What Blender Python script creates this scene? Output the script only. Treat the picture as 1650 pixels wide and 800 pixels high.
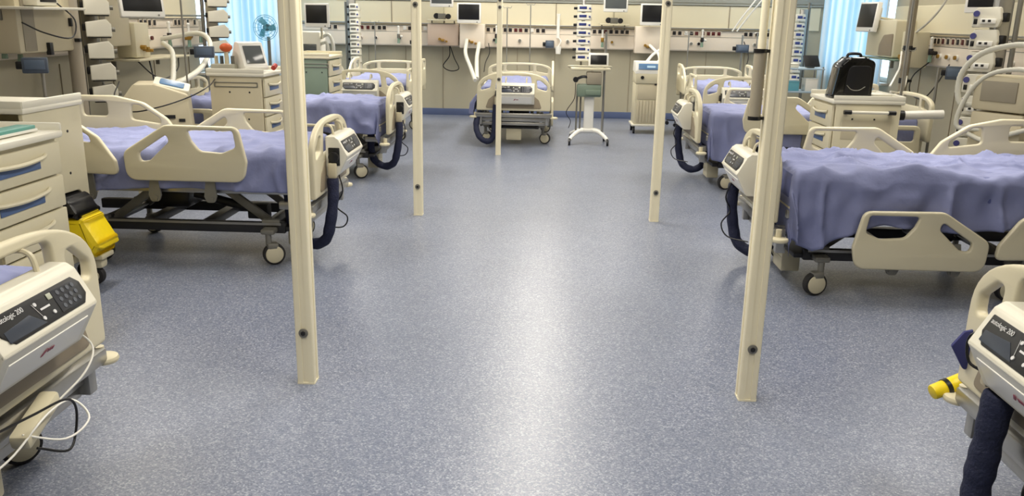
import bpy, bmesh, math, random
from math import sin, cos, pi, radians, sqrt, atan2
from mathutils import Vector, Matrix, Euler, noise
for o in list(bpy.data.objects): bpy.data.objects.remove(o)
S = bpy.context.scene
COL = S.collection
random.seed(4)

# ------------------------------------------------------------- camera
FPX, PX, PY, CAMH = 1351.0, 825.0, 400.0, 1.6
def cdir(u, v): return Vector((u-PX, v-PY, FPX)).normalized()
dn = cdir(736, 5322); yd = cdir(886, 29); yd = (yd - dn*yd.dot(dn)).normalized()
xd = dn.cross(yd)
if xd.x < 0: xd = -xd
W = Matrix((xd, yd, -dn))                 # rows: world axes in camera space (x right, y down, z forward)
right, down, fwd = W.col[0], W.col[1], W.col[2]
cam = bpy.data.cameras.new('camera'); cam.sensor_width = 36; cam.lens = FPX/1650*36; cam.clip_start = .05; cam.clip_end = 200
camo = bpy.data.objects.new('camera', cam); COL.objects.link(camo); S.camera = camo
m = Matrix.Identity(4)
for i in range(3): m[i][0], m[i][1], m[i][2] = right[i], -down[i], -fwd[i]
m[2][3] = CAMH; camo.matrix_world = m

# ------------------------------------------------------------- world, exposure
wd = bpy.data.worlds.new('world'); S.world = wd; wd.use_nodes = True
bgn = wd.node_tree.nodes['Background']; bgn.inputs[0].default_value = (.62, .82, 1, 1); bgn.inputs[1].default_value = 4.0
S.view_settings.view_transform = 'Standard'; S.view_settings.look = 'None'
S.view_settings.gamma = 1; S.view_settings.use_curve_mapping = False
S.view_settings.exposure = 0.0
LAMP_WATT = {'centre': 40.0, 'side': 19.0, 'wall': 13.0}; LAMP_SPREAD = {'centre': 160, 'side': 92, 'wall': 175}
LIGHT_COL = (1, .935, .825, 1)

# ------------------------------------------------------------- materials
def srgb(r, g, b):
    f = lambda c: (c/255/12.92) if c/255 <= .04045 else ((c/255+.055)/1.055)**2.4
    return (f(r), f(g), f(b), 1)
MATS = {}
def mat(name, col, rough=.5, metal=0, bump=0, bscale=60, var=0, vscale=8, emit=0, coat=0, trans=0, alpha=1, spec=.5):
    if name in MATS: return MATS[name]
    M = bpy.data.materials.new(name); M.use_nodes = True; N = M.node_tree.nodes; L = M.node_tree.links
    b = N['Principled BSDF']; b.inputs['Base Color'].default_value = col
    b.inputs['Roughness'].default_value = rough; b.inputs['Metallic'].default_value = metal
    b.inputs['Specular IOR Level'].default_value = spec
    if coat: b.inputs['Coat Weight'].default_value = coat
    if trans: b.inputs['Transmission Weight'].default_value = trans
    if alpha < 1: b.inputs['Alpha'].default_value = alpha
    tc = N.new('ShaderNodeTexCoord')
    if var:
        nz = N.new('ShaderNodeTexNoise'); nz.inputs['Scale'].default_value = vscale; nz.inputs['Detail'].default_value = 4
        L.new(tc.outputs['Object'], nz.inputs['Vector'])
        mx = N.new('ShaderNodeMix'); mx.data_type = 'RGBA'
        mx.inputs[6].default_value = tuple(c*(1-var) for c in col[:3])+(1,); mx.inputs[7].default_value = tuple(min(1, c*(1+var)) for c in col[:3])+(1,)
        L.new(nz.outputs['Fac'], mx.inputs[0]); L.new(mx.outputs[2], b.inputs['Base Color'])
    if bump:
        nb = N.new('ShaderNodeTexNoise'); nb.inputs['Scale'].default_value = bscale; nb.inputs['Detail'].default_value = 3
        L.new(tc.outputs['Object'], nb.inputs['Vector'])
        bp = N.new('ShaderNodeBump'); bp.inputs['Strength'].default_value = bump; bp.inputs['Distance'].default_value = .01
        L.new(nb.outputs['Fac'], bp.inputs['Height']); L.new(bp.outputs['Normal'], b.inputs['Normal'])
    if emit:
        b.inputs['Emission Color'].default_value = col; b.inputs['Emission Strength'].default_value = emit
    MATS[name] = M; return M
CREAM = mat('cream_plastic', srgb(208, 200, 172), .38, var=.04, vscale=3)
CREAM2 = mat('pale_plastic', srgb(226, 222, 206), .35, var=.03, vscale=3)
POSTM = mat('cream_lacquer', srgb(234, 226, 198), .42, var=.04, vscale=6)
BEIGE = mat('beige_plastic', srgb(198, 188, 160), .5, var=.05, vscale=4)
TAUPE = mat('taupe_plastic', srgb(150, 142, 124), .55, var=.05)
STEEL = mat('brushed_steel', srgb(168, 166, 160), .32, .85, var=.08, vscale=20)
GREYM = mat('grey_paint', srgb(126, 124, 116), .45, .35, var=.08, vscale=12)
DARKM = mat('dark_metal', srgb(46, 46, 48), .45, .4, var=.1, vscale=12)
BLACK = mat('black_plastic', srgb(20, 20, 22), .35)
RUBBER = mat('rubber', srgb(38, 36, 36), .7)
SCREEN = mat('black_screen', srgb(12, 12, 14), .35)
GSCREEN = mat('grey_screen', srgb(88, 92, 92), .15)
BLUESC = mat('blue_screen', srgb(92, 128, 168), .2)
NAVY = mat('navy_fabric', srgb(24, 30, 58), .75, bump=.6, bscale=90, var=.25, vscale=30)
SHEET = mat('lilac_blue_cotton', srgb(124, 130, 168), .7, bump=.25, bscale=35, var=.05, vscale=5)
MATT = mat('mattress_vinyl', srgb(84, 92, 140), .55)
BLUEP = mat('blue_plastic', srgb(62, 76, 140), .4)
DBLUE = mat('slate_blue_label', srgb(78, 100, 140), .4, var=.1)
TEAL = mat('teal_plastic', srgb(96, 160, 150), .4)
WHITEP = mat('white_plastic', srgb(236, 234, 226), .3)
TUBEM = mat('corrugated_white', srgb(222, 220, 206), .35, alpha=.9)
YEL = mat('yellow_bag', srgb(232, 204, 20), .4, bump=.5, bscale=18)
ORANGE = mat('orange_plastic', srgb(208, 92, 40), .45)
RED = mat('red_plastic', srgb(172, 44, 32), .45)
DKRED = mat('dark_red_socket', srgb(90, 26, 24), .4)
SOCK = mat('black_socket', srgb(30, 24, 24), .4)
BRASS = mat('brass', srgb(168, 132, 60), .35, .7)
GLASSM = mat('frosted_glass', srgb(160, 190, 170), .15, trans=.5)
GREEND = mat('green_grey_device', srgb(112, 128, 112), .5, var=.06)
LABEL = mat('label_print', srgb(214, 214, 214), .5)
SKYB = mat('sky_blue_plastic', srgb(120, 196, 216), .35, trans=.3)
WALL = mat('wall_paint', srgb(178, 171, 148), .45, var=.03, vscale=1.5)
WALLP = mat('wall_panel', srgb(222, 214, 186), .4, var=.03, vscale=1.5)
GREYW = mat('grey_wall_band', srgb(150, 152, 144), .5)
RAILM = mat('supply_rail_panel', srgb(232, 220, 202), .4, var=.03)
TRIMB = mat('blue_vinyl_coving', srgb(88, 100, 134), .35)
CEIL = mat('ceiling_paint', srgb(226, 224, 214), .7)
BRONZE = mat('brown_recess', srgb(140, 128, 108), .5)

def floor_material():
    M = bpy.data.materials.new('speckled_blue_vinyl'); M.use_nodes = True; N = M.node_tree.nodes; L = M.node_tree.links
    b = N['Principled BSDF']; tc = N.new('ShaderNodeTexCoord')
    def noise_(scale, det=2, rough=.5):
        n = N.new('ShaderNodeTexNoise'); n.noise_dimensions = '2D'; n.inputs['Scale'].default_value = scale; n.inputs['Detail'].default_value = det
        n.inputs['Roughness'].default_value = rough; L.new(tc.outputs['Object'], n.inputs['Vector']); return n
    def ramp(src, stops):
        r = N.new('ShaderNodeValToRGB'); e = r.color_ramp.elements
        e[0].position, e[0].color = stops[0]; e[1].position, e[1].color = stops[-1]
        for p, c in stops[1:-1]:
            k = e.new(p); k.color = c
        L.new(src, r.inputs[0]); return r
    v = N.new('ShaderNodeTexVoronoi'); v.voronoi_dimensions = '2D'; v.inputs['Scale'].default_value = 165; L.new(tc.outputs['Object'], v.inputs['Vector'])
    sep = N.new('ShaderNodeSeparateColor'); L.new(v.outputs['Color'], sep.inputs[0])
    r1 = ramp(sep.outputs[0], [(0, srgb(92, 102, 122)), (.18, srgb(104, 112, 132)), (.5, srgb(117, 124, 142)), (.8, srgb(129, 135, 151)), (1, srgb(160, 165, 178))])
    n2 = noise_(260, 2); r2 = ramp(n2.outputs['Fac'], [(.35, (.80, .80, .82, 1)), (.65, (1.16, 1.16, 1.14, 1))])
    mx = N.new('ShaderNodeMix'); mx.data_type = 'RGBA'; mx.blend_type = 'MULTIPLY'; mx.inputs[0].default_value = 1
    L.new(r1.outputs[0], mx.inputs[6]); L.new(r2.outputs[0], mx.inputs[7])
    n3 = noise_(1.1, 3); r3 = ramp(n3.outputs['Fac'], [(.3, (.95, .95, .95, 1)), (.7, (1.04, 1.04, 1.04, 1))])
    m2 = N.new('ShaderNodeMix'); m2.data_type = 'RGBA'; m2.blend_type = 'MULTIPLY'; m2.inputs[0].default_value = 1
    L.new(mx.outputs[2], m2.inputs[6]); L.new(r3.outputs[0], m2.inputs[7]); L.new(m2.outputs[2], b.inputs['Base Color'])
    n4 = noise_(2.5, 4); mr = N.new('ShaderNodeMapRange'); mr.inputs[3].default_value = .27; mr.inputs[4].default_value = .36
    L.new(n4.outputs['Fac'], mr.inputs[0]); L.new(mr.outputs[0], b.inputs['Roughness'])
    bp = N.new('ShaderNodeBump'); bp.inputs['Strength'].default_value = .12; bp.inputs['Distance'].default_value = .002
    L.new(n2.outputs['Fac'], bp.inputs['Height']); L.new(bp.outputs['Normal'], b.inputs['Normal'])
    b.inputs['Specular IOR Level'].default_value = .6
    return M
FLOOR = floor_material()
def curtain_material():
    M = bpy.data.materials.new('striped_blue_curtain'); M.use_nodes = True; N = M.node_tree.nodes; L = M.node_tree.links
    for n in list(N): N.remove(n)
    out = N.new('ShaderNodeOutputMaterial'); mixs = N.new('ShaderNodeMixShader'); mixs.inputs[0].default_value = .6
    d = N.new('ShaderNodeBsdfDiffuse'); t = N.new('ShaderNodeBsdfTranslucent')
    tc = N.new('ShaderNodeTexCoord'); w = N.new('ShaderNodeTexWave'); w.bands_direction = 'Y'; w.inputs['Scale'].default_value = 2.2; w.inputs['Distortion'].default_value = .5
    L.new(tc.outputs['Object'], w.inputs['Vector'])
    r = N.new('ShaderNodeValToRGB'); r.color_ramp.elements[0].color = srgb(176, 214, 236); r.color_ramp.elements[1].color = srgb(236, 244, 248)
    L.new(w.outputs['Fac'], r.inputs[0])
    for s in (d, t): L.new(r.outputs[0], s.inputs['Color'])
    L.new(d.outputs[0], mixs.inputs[1]); L.new(t.outputs[0], mixs.inputs[2]); L.new(mixs.outputs[0], out.inputs[0])
    return M
CURTAIN = curtain_material()
def emit_material(name, col, s):
    M = bpy.data.materials.new(name); M.use_nodes = True; b = M.node_tree.nodes['Principled BSDF']
    b.inputs['Base Color'].default_value = (.8, .8, .8, 1); b.inputs['Emission Color'].default_value = col; b.inputs['Emission Strength'].default_value = s
    return M
LAMP = emit_material('lamp_diffuser', LIGHT_COL, 3.0)

# ------------------------------------------------------------- helpers
def rnd(pts, default=0.0, n=5):
    """pts: (x, y[, r]) -> polygon with filleted corners"""
    out = []; N_ = len(pts)
    for i, p in enumerate(pts):
        r = p[2] if len(p) > 2 else default
        P = Vector(p[:2]); A = Vector(pts[i-1][:2]); B = Vector(pts[(i+1) % N_][:2])
        a = A-P; b = B-P
        if r <= 0 or a.length < 1e-6 or b.length < 1e-6: out.append(P); continue
        ang = a.angle(b)
        if ang > pi-.02: out.append(P); continue
        d = min(r/math.tan(ang/2), a.length*.49, b.length*.49)
        p0 = P+a.normalized()*d; p1 = P+b.normalized()*d
        for k in range(n+1):
            t = k/n; out.append(p0*(1-t)**2 + P*2*t*(1-t) + p1*t*t)
    return out
def catmull(pts, n=6):
    pts = [Vector(p) for p in pts]
    if len(pts) < 3: return pts
    P = [pts[0]*2-pts[1]]+pts+[pts[-1]*2-pts[-2]]; out = []
    for i in range(1, len(P)-2):
        for k in range(n):
            t = k/n
            out.append(.5*((2*P[i])+(P[i+1]-P[i-1])*t+(2*P[i-1]-5*P[i]+4*P[i+1]-P[i+2])*t*t+(3*P[i]-P[i-1]-3*P[i+1]+P[i+2])*t**3))
    out.append(pts[-1]); return out
ID = Matrix.Identity(4)
def TR(loc=(0, 0, 0), rot=(0, 0, 0)): return Matrix.Translation(loc) @ Euler(rot).to_matrix().to_4x4()
XZ = Matrix(((1, 0, 0, 0), (0, 0, -1, 0), (0, 1, 0, 0), (0, 0, 0, 1)))   # 2D (x,y)->(x,z), thickness along -y
YZ = Matrix(((0, 0, 1, 0), (1, 0, 0, 0), (0, 1, 0, 0), (0, 0, 0, 1)))    # 2D (x,y)->(y,z), thickness along +x
class MB:
    def __init__(s): s.bm = bmesh.new()
    def _merge(s, tb, mi, mtx=None):
        for f in tb.faces: f.material_index = mi
        if mtx is not None: bmesh.ops.transform(tb, matrix=mtx, verts=tb.verts)
        me = bpy.data.meshes.new('t'); tb.to_mesh(me); tb.free(); s.bm.from_mesh(me); bpy.data.meshes.remove(me); return s
    def box(s, c, d, rot=(0, 0, 0), bev=0, mi=0, mtx=None, taper=None):
        tb = bmesh.new(); bmesh.ops.create_cube(tb, size=1)
        for v in tb.verts:
            if taper and v.co.z > 0: v.co.x *= taper[0]; v.co.y *= taper[1]
            v.co = Vector((v.co.x*d[0], v.co.y*d[1], v.co.z*d[2]))
        if bev: bmesh.ops.bevel(tb, geom=list(tb.edges), offset=min(bev, min(d)*.45), segments=2, affect='EDGES', profile=.5)
        M = TR(c, rot)
        if mtx is not None: M = mtx @ M
        return s._merge(tb, mi, M)
    def cyl(s, a, b, r, r2=None, seg=16, mi=0, mtx=None, bev=0):
        a = Vector(a); b = Vector(b); d = b-a; tb = bmesh.new()
        bmesh.ops.create_cone(tb, cap_ends=True, segments=seg, radius1=r, radius2=r if r2 is None else r2, depth=d.length)
        if bev:
            es = [e for e in tb.edges if abs(e.verts[0].co.z-e.verts[1].co.z) < 1e-6]
            bmesh.ops.bevel(tb, geom=es, offset=bev, segments=2, affect='EDGES', profile=.5)
        M = Matrix.Translation((a+b)/2) @ d.to_track_quat('Z', 'Y').to_matrix().to_4x4()
        if mtx is not None: M = mtx @ M
        return s._merge(tb, mi, M)
    def sph(s, c, r, sc=(1, 1, 1), mi=0, seg=16):
        tb = bmesh.new(); bmesh.ops.create_uvsphere(tb, u_segments=seg, v_segments=max(6, seg//2), radius=r)
        return s._merge(tb, mi, Matrix.Translation(c) @ Matrix.Diagonal((*sc, 1)))
    def tube(s, pts, r, seg=8, mi=0, smooth=True, ribs=0, n=6, mtx=None):
        P = catmull(pts, n) if smooth else [Vector(p) for p in pts]
        tb = bmesh.new(); rings = []; up = None
        for i, p in enumerate(P):
            t = (P[min(i+1, len(P)-1)]-P[max(i-1, 0)])
            if t.length < 1e-9: t = Vector((0, 0, 1))
            t.normalize()
            if up is None: up = t.orthogonal().normalized()
            up = (up-t*up.dot(t));
            if up.length < 1e-5: up = t.orthogonal()
            up.normalize(); sd = t.cross(up)
            rr = r(i/(len(P)-1)) if callable(r) else r
            if ribs: rr *= (1+ribs*(i % 2))
            rings.append([tb.verts.new(p+(up*cos(2*pi*k/seg)+sd*sin(2*pi*k/seg))*rr) for k in range(seg)])
        for i in range(len(rings)-1):
            for k in range(seg): tb.faces.new((rings[i][k], rings[i][(k+1) % seg], rings[i+1][(k+1) % seg], rings[i+1][k]))
        tb.faces.new(rings[0][::-1]); tb.faces.new(rings[-1])
        return s._merge(tb, mi, mtx)
    def plate(s, outline, holes=(), th=.04, bev=.008, mtx=ID, mi=0, res=2):
        cu = bpy.data.curves.new('c', 'CURVE'); cu.dimensions = '2D'; cu.fill_mode = 'BOTH'; cu.extrude = max(th/2-bev, .0002); cu.bevel_depth = bev; cu.bevel_resolution = res; cu.offset = -bev
        for poly in [outline]+list(holes):
            sp = cu.splines.new('POLY'); sp.points.add(len(poly)-1); sp.use_cyclic_u = True
            for q, p in zip(sp.points, poly): q.co = (p[0], p[1], 0, 1)
        return s._curve(cu, mtx, mi)
    def text(s, body, size, mtx, mi=0, th=.0006, align='CENTER'):
        cu = bpy.data.curves.new('c', 'FONT'); cu.body = body; cu.size = size; cu.extrude = th; cu.align_x = align; cu.align_y = 'CENTER'
        return s._curve(cu, mtx, mi)
    def _curve(s, cu, mtx, mi):
        o = bpy.data.objects.new('c', cu); COL.objects.link(o); dg = bpy.context.evaluated_depsgraph_get()
        me = bpy.data.meshes.new_from_object(o.evaluated_get(dg)); tb = bmesh.new(); tb.from_mesh(me)
        bmesh.ops.remove_doubles(tb, verts=tb.verts, dist=1e-5)
        bpy.data.objects.remove(o); bpy.data.meshes.remove(me); bpy.data.curves.remove(cu)
        return s._merge(tb, mi, mtx)
    def prism(s, poly, a, b, mtx=ID, mi=0, bev=0):
        """poly in XY of mtx, extruded z a..b"""
        tb = bmesh.new(); lo = [tb.verts.new((p[0], p[1], a)) for p in poly]; hi = [tb.verts.new((p[0], p[1], b)) for p in poly]
        n = len(poly); tb.faces.new(lo[::-1]); tb.faces.new(hi)
        for i in range(n): tb.faces.new((lo[i], lo[(i+1) % n], hi[(i+1) % n], hi[i]))
        bmesh.ops.recalc_face_normals(tb, faces=tb.faces)
        if bev: bmesh.ops.bevel(tb, geom=list(tb.edges), offset=bev, segments=2, affect='EDGES', profile=.5)
        return s._merge(tb, mi, mtx)
    def grid(s, f, nu, nv, mi=0):
        vs = [[s.bm.verts.new(f(i/nu, j/nv)) for j in range(nv+1)] for i in range(nu+1)]
        for i in range(nu):
            for j in range(nv):
                fc = s.bm.faces.new((vs[i][j], vs[i+1][j], vs[i+1][j+1], vs[i][j+1])); fc.material_index = mi
        return s
    def build(s, name, mats, parent=None, smooth=True, angle=38, label=None, loc=None):
        me = bpy.data.meshes.new(name)
        if smooth:
            for f in s.bm.faces: f.smooth = True
            ca = radians(angle)
            for e in s.bm.edges:
                if len(e.link_faces) == 2 and e.calc_face_angle(0) > ca: e.smooth = False
        s.bm.to_mesh(me); s.bm.free()
        for M in (mats if isinstance(mats, (list, tuple)) else [mats]): me.materials.append(M)
        o = bpy.data.objects.new(name, me); COL.objects.link(o)
        if parent: o.parent = parent
        if loc: o.location = loc
        if label: o['label'] = label
        return o
def tag(o, label, cat, group=None):
    o['label'] = label; o['category'] = cat
    if group: o['group'] = group
    return o
def thing(name, label, cat, loc=(0, 0, 0), rz=0, group=None):
    o = bpy.data.objects.new(name, None); COL.objects.link(o); o.location = loc; o.rotation_euler = (0, 0, rz); o.empty_display_size = .1
    return tag(o, label, cat, group)
def struct(mb, name, mats, **k):
    o = mb.build(name, mats, **k); o['kind'] = 'structure'; return o
KIDS = {}
def kids(o): return [c for c in bpy.data.objects if c.parent == o]
def copy_tree(o, parent=None):
    c = o.copy(); COL.objects.link(c); c.parent = parent
    for ch in kids(o): copy_tree(ch, c)
    return c

# ------------------------------------------------------------- the room
XL, XR, YB, YF, ZC = -4.5, 4.5, 14.24, -2.5, 2.85
struct(MB().box(((XL+XR)/2, (YB+YF)/2, -.05), (XR-XL+.4, YB-YF+.4, .1)), 'floor', FLOOR)
struct(MB().box(((XL+XR)/2, (YB+YF)/2, ZC+.05), (XR-XL+.4, YB-YF+.4, .1)), 'ceiling', CEIL)
w = MB().box((0, YB+.1, ZC/2), (XR-XL+.4, .2, ZC), mi=0)
for k in range(-7, 8):      # seams between wall panels
    w.box((k*.62+.1, YB-.004, .62), (.006, .012, 1.0), mi=1)
w.box((0, YB-.012, 1.66), (8.7, .03, .36), bev=.005, mi=2).box((0, YB-.02, 1.865), (9, .05, .03), mi=3).box((0, YB-.008, 2.36), (9, .02, .94), mi=3)
for xx in (-2.6, .1, 2.9): w.box((xx, YB-.03, 1.66), (.012, .01, .36), mi=1)
struct(w, 'wall_back', [WALL, BRONZE, WALLP, GREYW], smooth=False)
struct(MB().box((0, YF-.1, ZC/2), (XR-XL+.4, .2, ZC)), 'wall_front', WALL)
WZ0, WZ1 = .85, 2.55
def side_wall(sx, name, y0, y1):
    X = sx*(4.6); b = MB()
    b.box((X, (YF+y0)/2, ZC/2), (.2, y0-YF, ZC)); b.box((X, (y1+YB)/2, ZC/2), (.2, YB-y1, ZC))
    b.box((X, (y0+y1)/2, WZ0/2), (.2, y1-y0, WZ0)); b.box((X, (y0+y1)/2, (WZ1+ZC)/2), (.2, y1-y0, ZC-WZ1))
    b.box((sx*4.49, (YF+y0)/2, 1.66), (.03, y0-YF-.1, .34), bev=.005, mi=1)
    k = YF+.7
    while k < y0-.1:
        b.box((sx*4.497, k, .62), (.01, .006, 1.0), mi=2); k += .95
    return struct(b, name, [WALL, WALLP, BRONZE], smooth=False)
LWY, RWY = (10.9, 14.0), (11.55, 14.05)
side_wall(-1, 'wall_left', *LWY); side_wall(1, 'wall_right', *RWY)
for i, (sx, (y0, y1)) in enumerate(((-1, LWY), (1, RWY)), 1):
    X = sx*4.6; b = MB(); ym = (y0+y1)/2
    for yy in (y0+.03, ym, y1-.03): b.box((X, yy, (WZ0+WZ1)/2), (.07, .06, WZ1-WZ0), bev=.006)
    for zz in (WZ0+.03, WZ1-.03): b.box((X, ym, zz), (.07, y1-y0, .06), bev=.006)
    wi = struct(b, 'window_%d' % i, WHITEP)
    MB().box((X, ym, (WZ0+WZ1)/2), (.006, y1-y0-.1, WZ1-WZ0-.1)).build('pane', mat('window_glass', (1, 1, 1, 1), 0, trans=1), wi)
    MB().box((sx*4.47, ym, WZ0-.015), (.12, y1-y0+.1, .03), bev=.005).build('window_sill', WHITEP, wi)
def coving(name, c, d): struct(MB().box(c, d, bev=.004), name, TRIMB)
coving('baseboard_back', (0, YB-.006, .055), (9, .012, .11))
coving('baseboard_left', (XL+.006, (YB+YF)/2, .055), (.012, YB-YF, .11)); coving('baseboard_right', (XR-.006, (YB+YF)/2, .055), (.012, YB-YF, .11))
def curtain(name, sx, y0, y1, label):
    def f(u, v):
        y = y0+(y1-y0)*u; z = .35+2.3*v
        return Vector((sx*(4.36+.035*sin(u*(y1-y0)*22+1.3*sin(u*9)) + .012*sin(u*70)), y, z))
    o = MB().grid(f, 220, 6).build(name, CURTAIN); tag(o, label, 'curtain')
    r = MB().cyl((sx*4.36, y0-.1, 2.68), (sx*4.36, y1+.1, 2.68), .012).build('curtain_rail', STEEL, o)
    return o
curtain('window_curtain', -1, 10.95, 14.1, 'pale blue striped curtain over the left window, backlit by daylight')
curtain('window_curtain', 1, 11.5, 14.1, 'pale blue striped curtain over the right window behind the black case')
# ceiling lamps
n = 0
lamp0 = None
for lx, ys in ((-.07, (1.0, 3.3, 5.6, 7.9, 10.2, 12.4)), (-2.7, (2.3, 5.7, 9.0, 12.2)), (2.6, (2.3, 5.7, 9.0, 12.2)),
               (-3.3, (13.25,)), (-1.25, (13.25,)), (1.1, (13.25,)), (3.2, (13.25,)), (3.7, (7.4, 10.2)), (-3.75, (7.0, 9.9))):
    for y in ys:
        if lamp0 is None:
            lamp0 = thing('ceiling_light', 'long white ceiling light panel above the ward', 'light', (lx, y, ZC), 0, 'ceiling light panels')
            MB().box((0, 0, -.02), (.68, 1.46, .04), bev=.005).build('lamp_frame', WHITEP, lamp0)
            MB().box((0, 0, -.043), (.62, 1.40, .006)).build('diffuser', LAMP, lamp0)
        else:
            c = copy_tree(lamp0); c.location = (lx, y, ZC)
        kk = 'centre' if abs(lx) < 1 else 'side' if abs(lx) in (2.6, 2.7) else 'wall'
        ld = bpy.data.lights.get(kk)
        if ld is None:
            ld = bpy.data.lights.new(kk, 'AREA'); ld.shape = 'RECTANGLE'; ld.size = .62 if kk == 'centre' else .30; ld.size_y = 1.40
            ld.energy = LAMP_WATT[kk]; ld.color = LIGHT_COL[:3]; ld.spread = radians(LAMP_SPREAD[kk])
        lo = bpy.data.objects.new('lamp_light', ld); COL.objects.link(lo); lo.location = (lx, y, ZC-.05)

# ------------------------------------------------------------- service rails with sockets
def service_rail(name, label, length, loc, rz, socks, gases, zlow=1.13, zh=.33):
    """local: runs along +x from 0, front faces -y"""
    t = thing(name, label, 'medical rail', loc, rz)
    prof = rnd([(0, 0), (-.10, 0, .01), (-.112, .02, .01), (-.112, .22, .006), (-.10, .23, .006), (-.10, zh, .01), (0, zh)], n=3)
    b = MB().prism([(p[0], p[1]) for p in prof], 0, length, Matrix(((0, 0, 1, 0), (1, 0, 0, 0), (0, 1, 0, zlow), (0, 0, 0, 1))))
    b.box((length/2, -.112, zlow+.225), (length, .004, .006), mi=1).box((length/2, -.102, zlow+zh-.004), (length, .02, .012), mi=1)
    b.build('housing', [RAILM, GREYM], t)
    MB().box((length/2, -.16, zlow+zh+.03), (length, .01, .022), bev=.003).build('equipment_rail', STEEL, t)
    for i, (x, m_) in enumerate(socks):
        MB().box((x, -.106, zlow+.283), (.070, .014, .074), bev=.004, mi=1).box((x, -.114, zlow+.283), (.054, .01, .058), bev=.004).build('socket', [m_, RAILM], t)
    for (x, m_) in gases:
        MB().cyl((x, -.11, zlow+.12), (x, -.135, zlow+.12), .030, mi=1).cyl((x, -.135, zlow+.12), (x, -.155, zlow+.12), .022).build('gas_outlet', [m_, WHITEP], t)
    return t
bx = [-3.62,-3.52,-3.16,-3.08,-2.98,-2.89,-2.79,-2.71,-2.37,-2.29,-2.12,-2.03,-1.94,-1.86,-1.77,-1.68,-1.58,-1.0,-.89,-.72,-.64,-.55,-.47,-.38,-.29,-.19,-.1,.47,.73,.82,.91,1.0,1.09,1.18,1.26,1.77,1.84,2.02,2.11,2.21,2.3,2.38,2.48,2.57,2.65,2.74,3.17,3.25,3.35,3.43,3.53,3.61]
wh = {-2.03, .47, -.29, 2.21, -2.37}; rd = {-3.16,-3.08,-2.98,-1.77,-1.68,-.55,-.47,.91,2.38,2.48,2.57,2.65,2.74}
service_rail('service_rail', 'long cream service rail of sockets and gas outlets across the back wall', 8.3, (-4.2, YB-.002, 0), 0,
             [(x+4.2, WHITEP if x in wh else (DKRED if x in rd else SOCK)) for x in bx],
             [(x+4.2, m_) for x, m_ in ((-3.1, DKRED), (-2.85, SOCK), (-2.45, GREYM), (-1.95, BRASS), (-1.75, GREYM), (-.9, SOCK), (-.48, GREYM), (.3, GREYM), (.6, BRASS), (1.02, BRASS), (2.3, GREYM), (2.42, SOCK), (3.32, GREYM), (3.42, GREYM), (3.6, BRASS))])
ry = [10.72, 10.6, 10.48, 10.02, 9.93, 9.82, 9.7, 9.58, 9.47, 9.36, 9.25, 9.13, 9.02, 8.6, 8.4, 7.9, 7.7]
service_rail('service_rail', 'cream service rail with a row of sockets on the right wall', 9.8, (XR-.002, 11.3, 0), -pi/2,
             [(11.3-y, DKRED if 3 < i < 12 and i % 2 else SOCK) for i, y in enumerate(ry)], [(11.3-y, BRASS) for y in (10.0, 9.83, 9.62, 9.42, 8.3)], zlow=1.15)
ly = [9.14, 9.24, 9.34, 9.46, 10.0, 10.1, 10.2, 10.35, 10.55, 7.9, 7.6, 6.2, 6.0]
service_rail('service_rail', 'cream service rail with sockets on the left wall behind the tall pump stack', 9.6, (XL+.002, 1.2, 0), pi/2,
             [(y-1.2, SOCK) for y in ly], [(y-1.2, BRASS if i % 2 else DKRED) for i, y in enumerate((8.95, 9.1, 9.3, 6.3, 6.45, 10.2, 10.35))], zlow=1.2)

# ------------------------------------------------------------- posts
def post(x, y, w_, label, bolts=(.245,), ang=0):
    t = thing('curtain_post', label, 'post', (x, y, 0), ang, 'cream steel posts')
    c = w_/2; g = .0035
    o = [(-c, -c, .008), (-.012, -c), (-.012, -c+g), (.012, -c+g), (.012, -c), (c, -c, .008), (c, -.012), (c-g, -.012), (c-g, .012), (c, .012), (c, c, .008), (-c, c, .008), (-c, .012), (-c+g, .012), (-c+g, -.012), (-c, -.012)]
    MB().prism(rnd(o, n=3), 0, ZC-.002).build('pole', POSTM, t)
    MB().prism(rnd([(-c-.001, -c-.001, .008), (c+.001, -c-.001, .008), (c+.001, c+.001, .008), (-c-.001, c+.001, .008)], n=3), 0, .008).build('foot_plate', POSTM, t)
    for z in bolts:
        MB().cyl((0, -c+.002, z), (0, -c-.006, z), .021, seg=20, bev=.002).cyl((0, -c-.006, z), (0, -c-.011, z), .011, seg=6, mi=1).build('bolt', [GREYM, DARKM], t)
    return t
post(-1.045, 3.46, .078, 'large cream square post nearest on the left of the aisle')
post(.91, 3.44, .078, 'large cream square post nearest on the right, grey cylinder on its upper part')
post(-1.05, 6.80, .074, 'second cream square post on the left, standing in front of the blue bed', (.245, 1.69))
post(.905, 6.80, .074, 'second cream square post on the right, in front of the wheeled cream machine', (.245, 1.73))
post(-.58, 10.08, .062, 'thin farthest cream post in front of the centre back bed', (.9, 1.72, 1.8))
t = thing('clamped_cylinder', 'grey vertical cylinder with black ends clamped to the nearest right post', 'cylinder', (.835, 3.44, 0))
MB().cyl((0, 0, 1.235), (0, 0, 1.485), .024, seg=20).build('sleeve', TAUPE, t)
MB().cyl((0, 0, 1.485), (0, 0, 1.50), .027, seg=20).box((.02, 0, 1.492), (.05, .02, .012)).build('upper_clamp', BLACK, t)
MB().cyl((0, 0, 1.22), (0, 0, 1.235), .026, seg=20).box((.02, 0, 1.228), (.05, .02, .012)).build('lower_clamp', BLACK, t)
MB().cyl((.004, 0, 1.5), (.004, 0, 2.6), .016, seg=12).build('rod', POSTM, t)
t = thing('ceiling_bar', 'cream horizontal bar joining the tops of the near posts', 'bar', (0, 3.44, 0))

for o in [t]: bpy.data.objects.remove(o)

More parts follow.
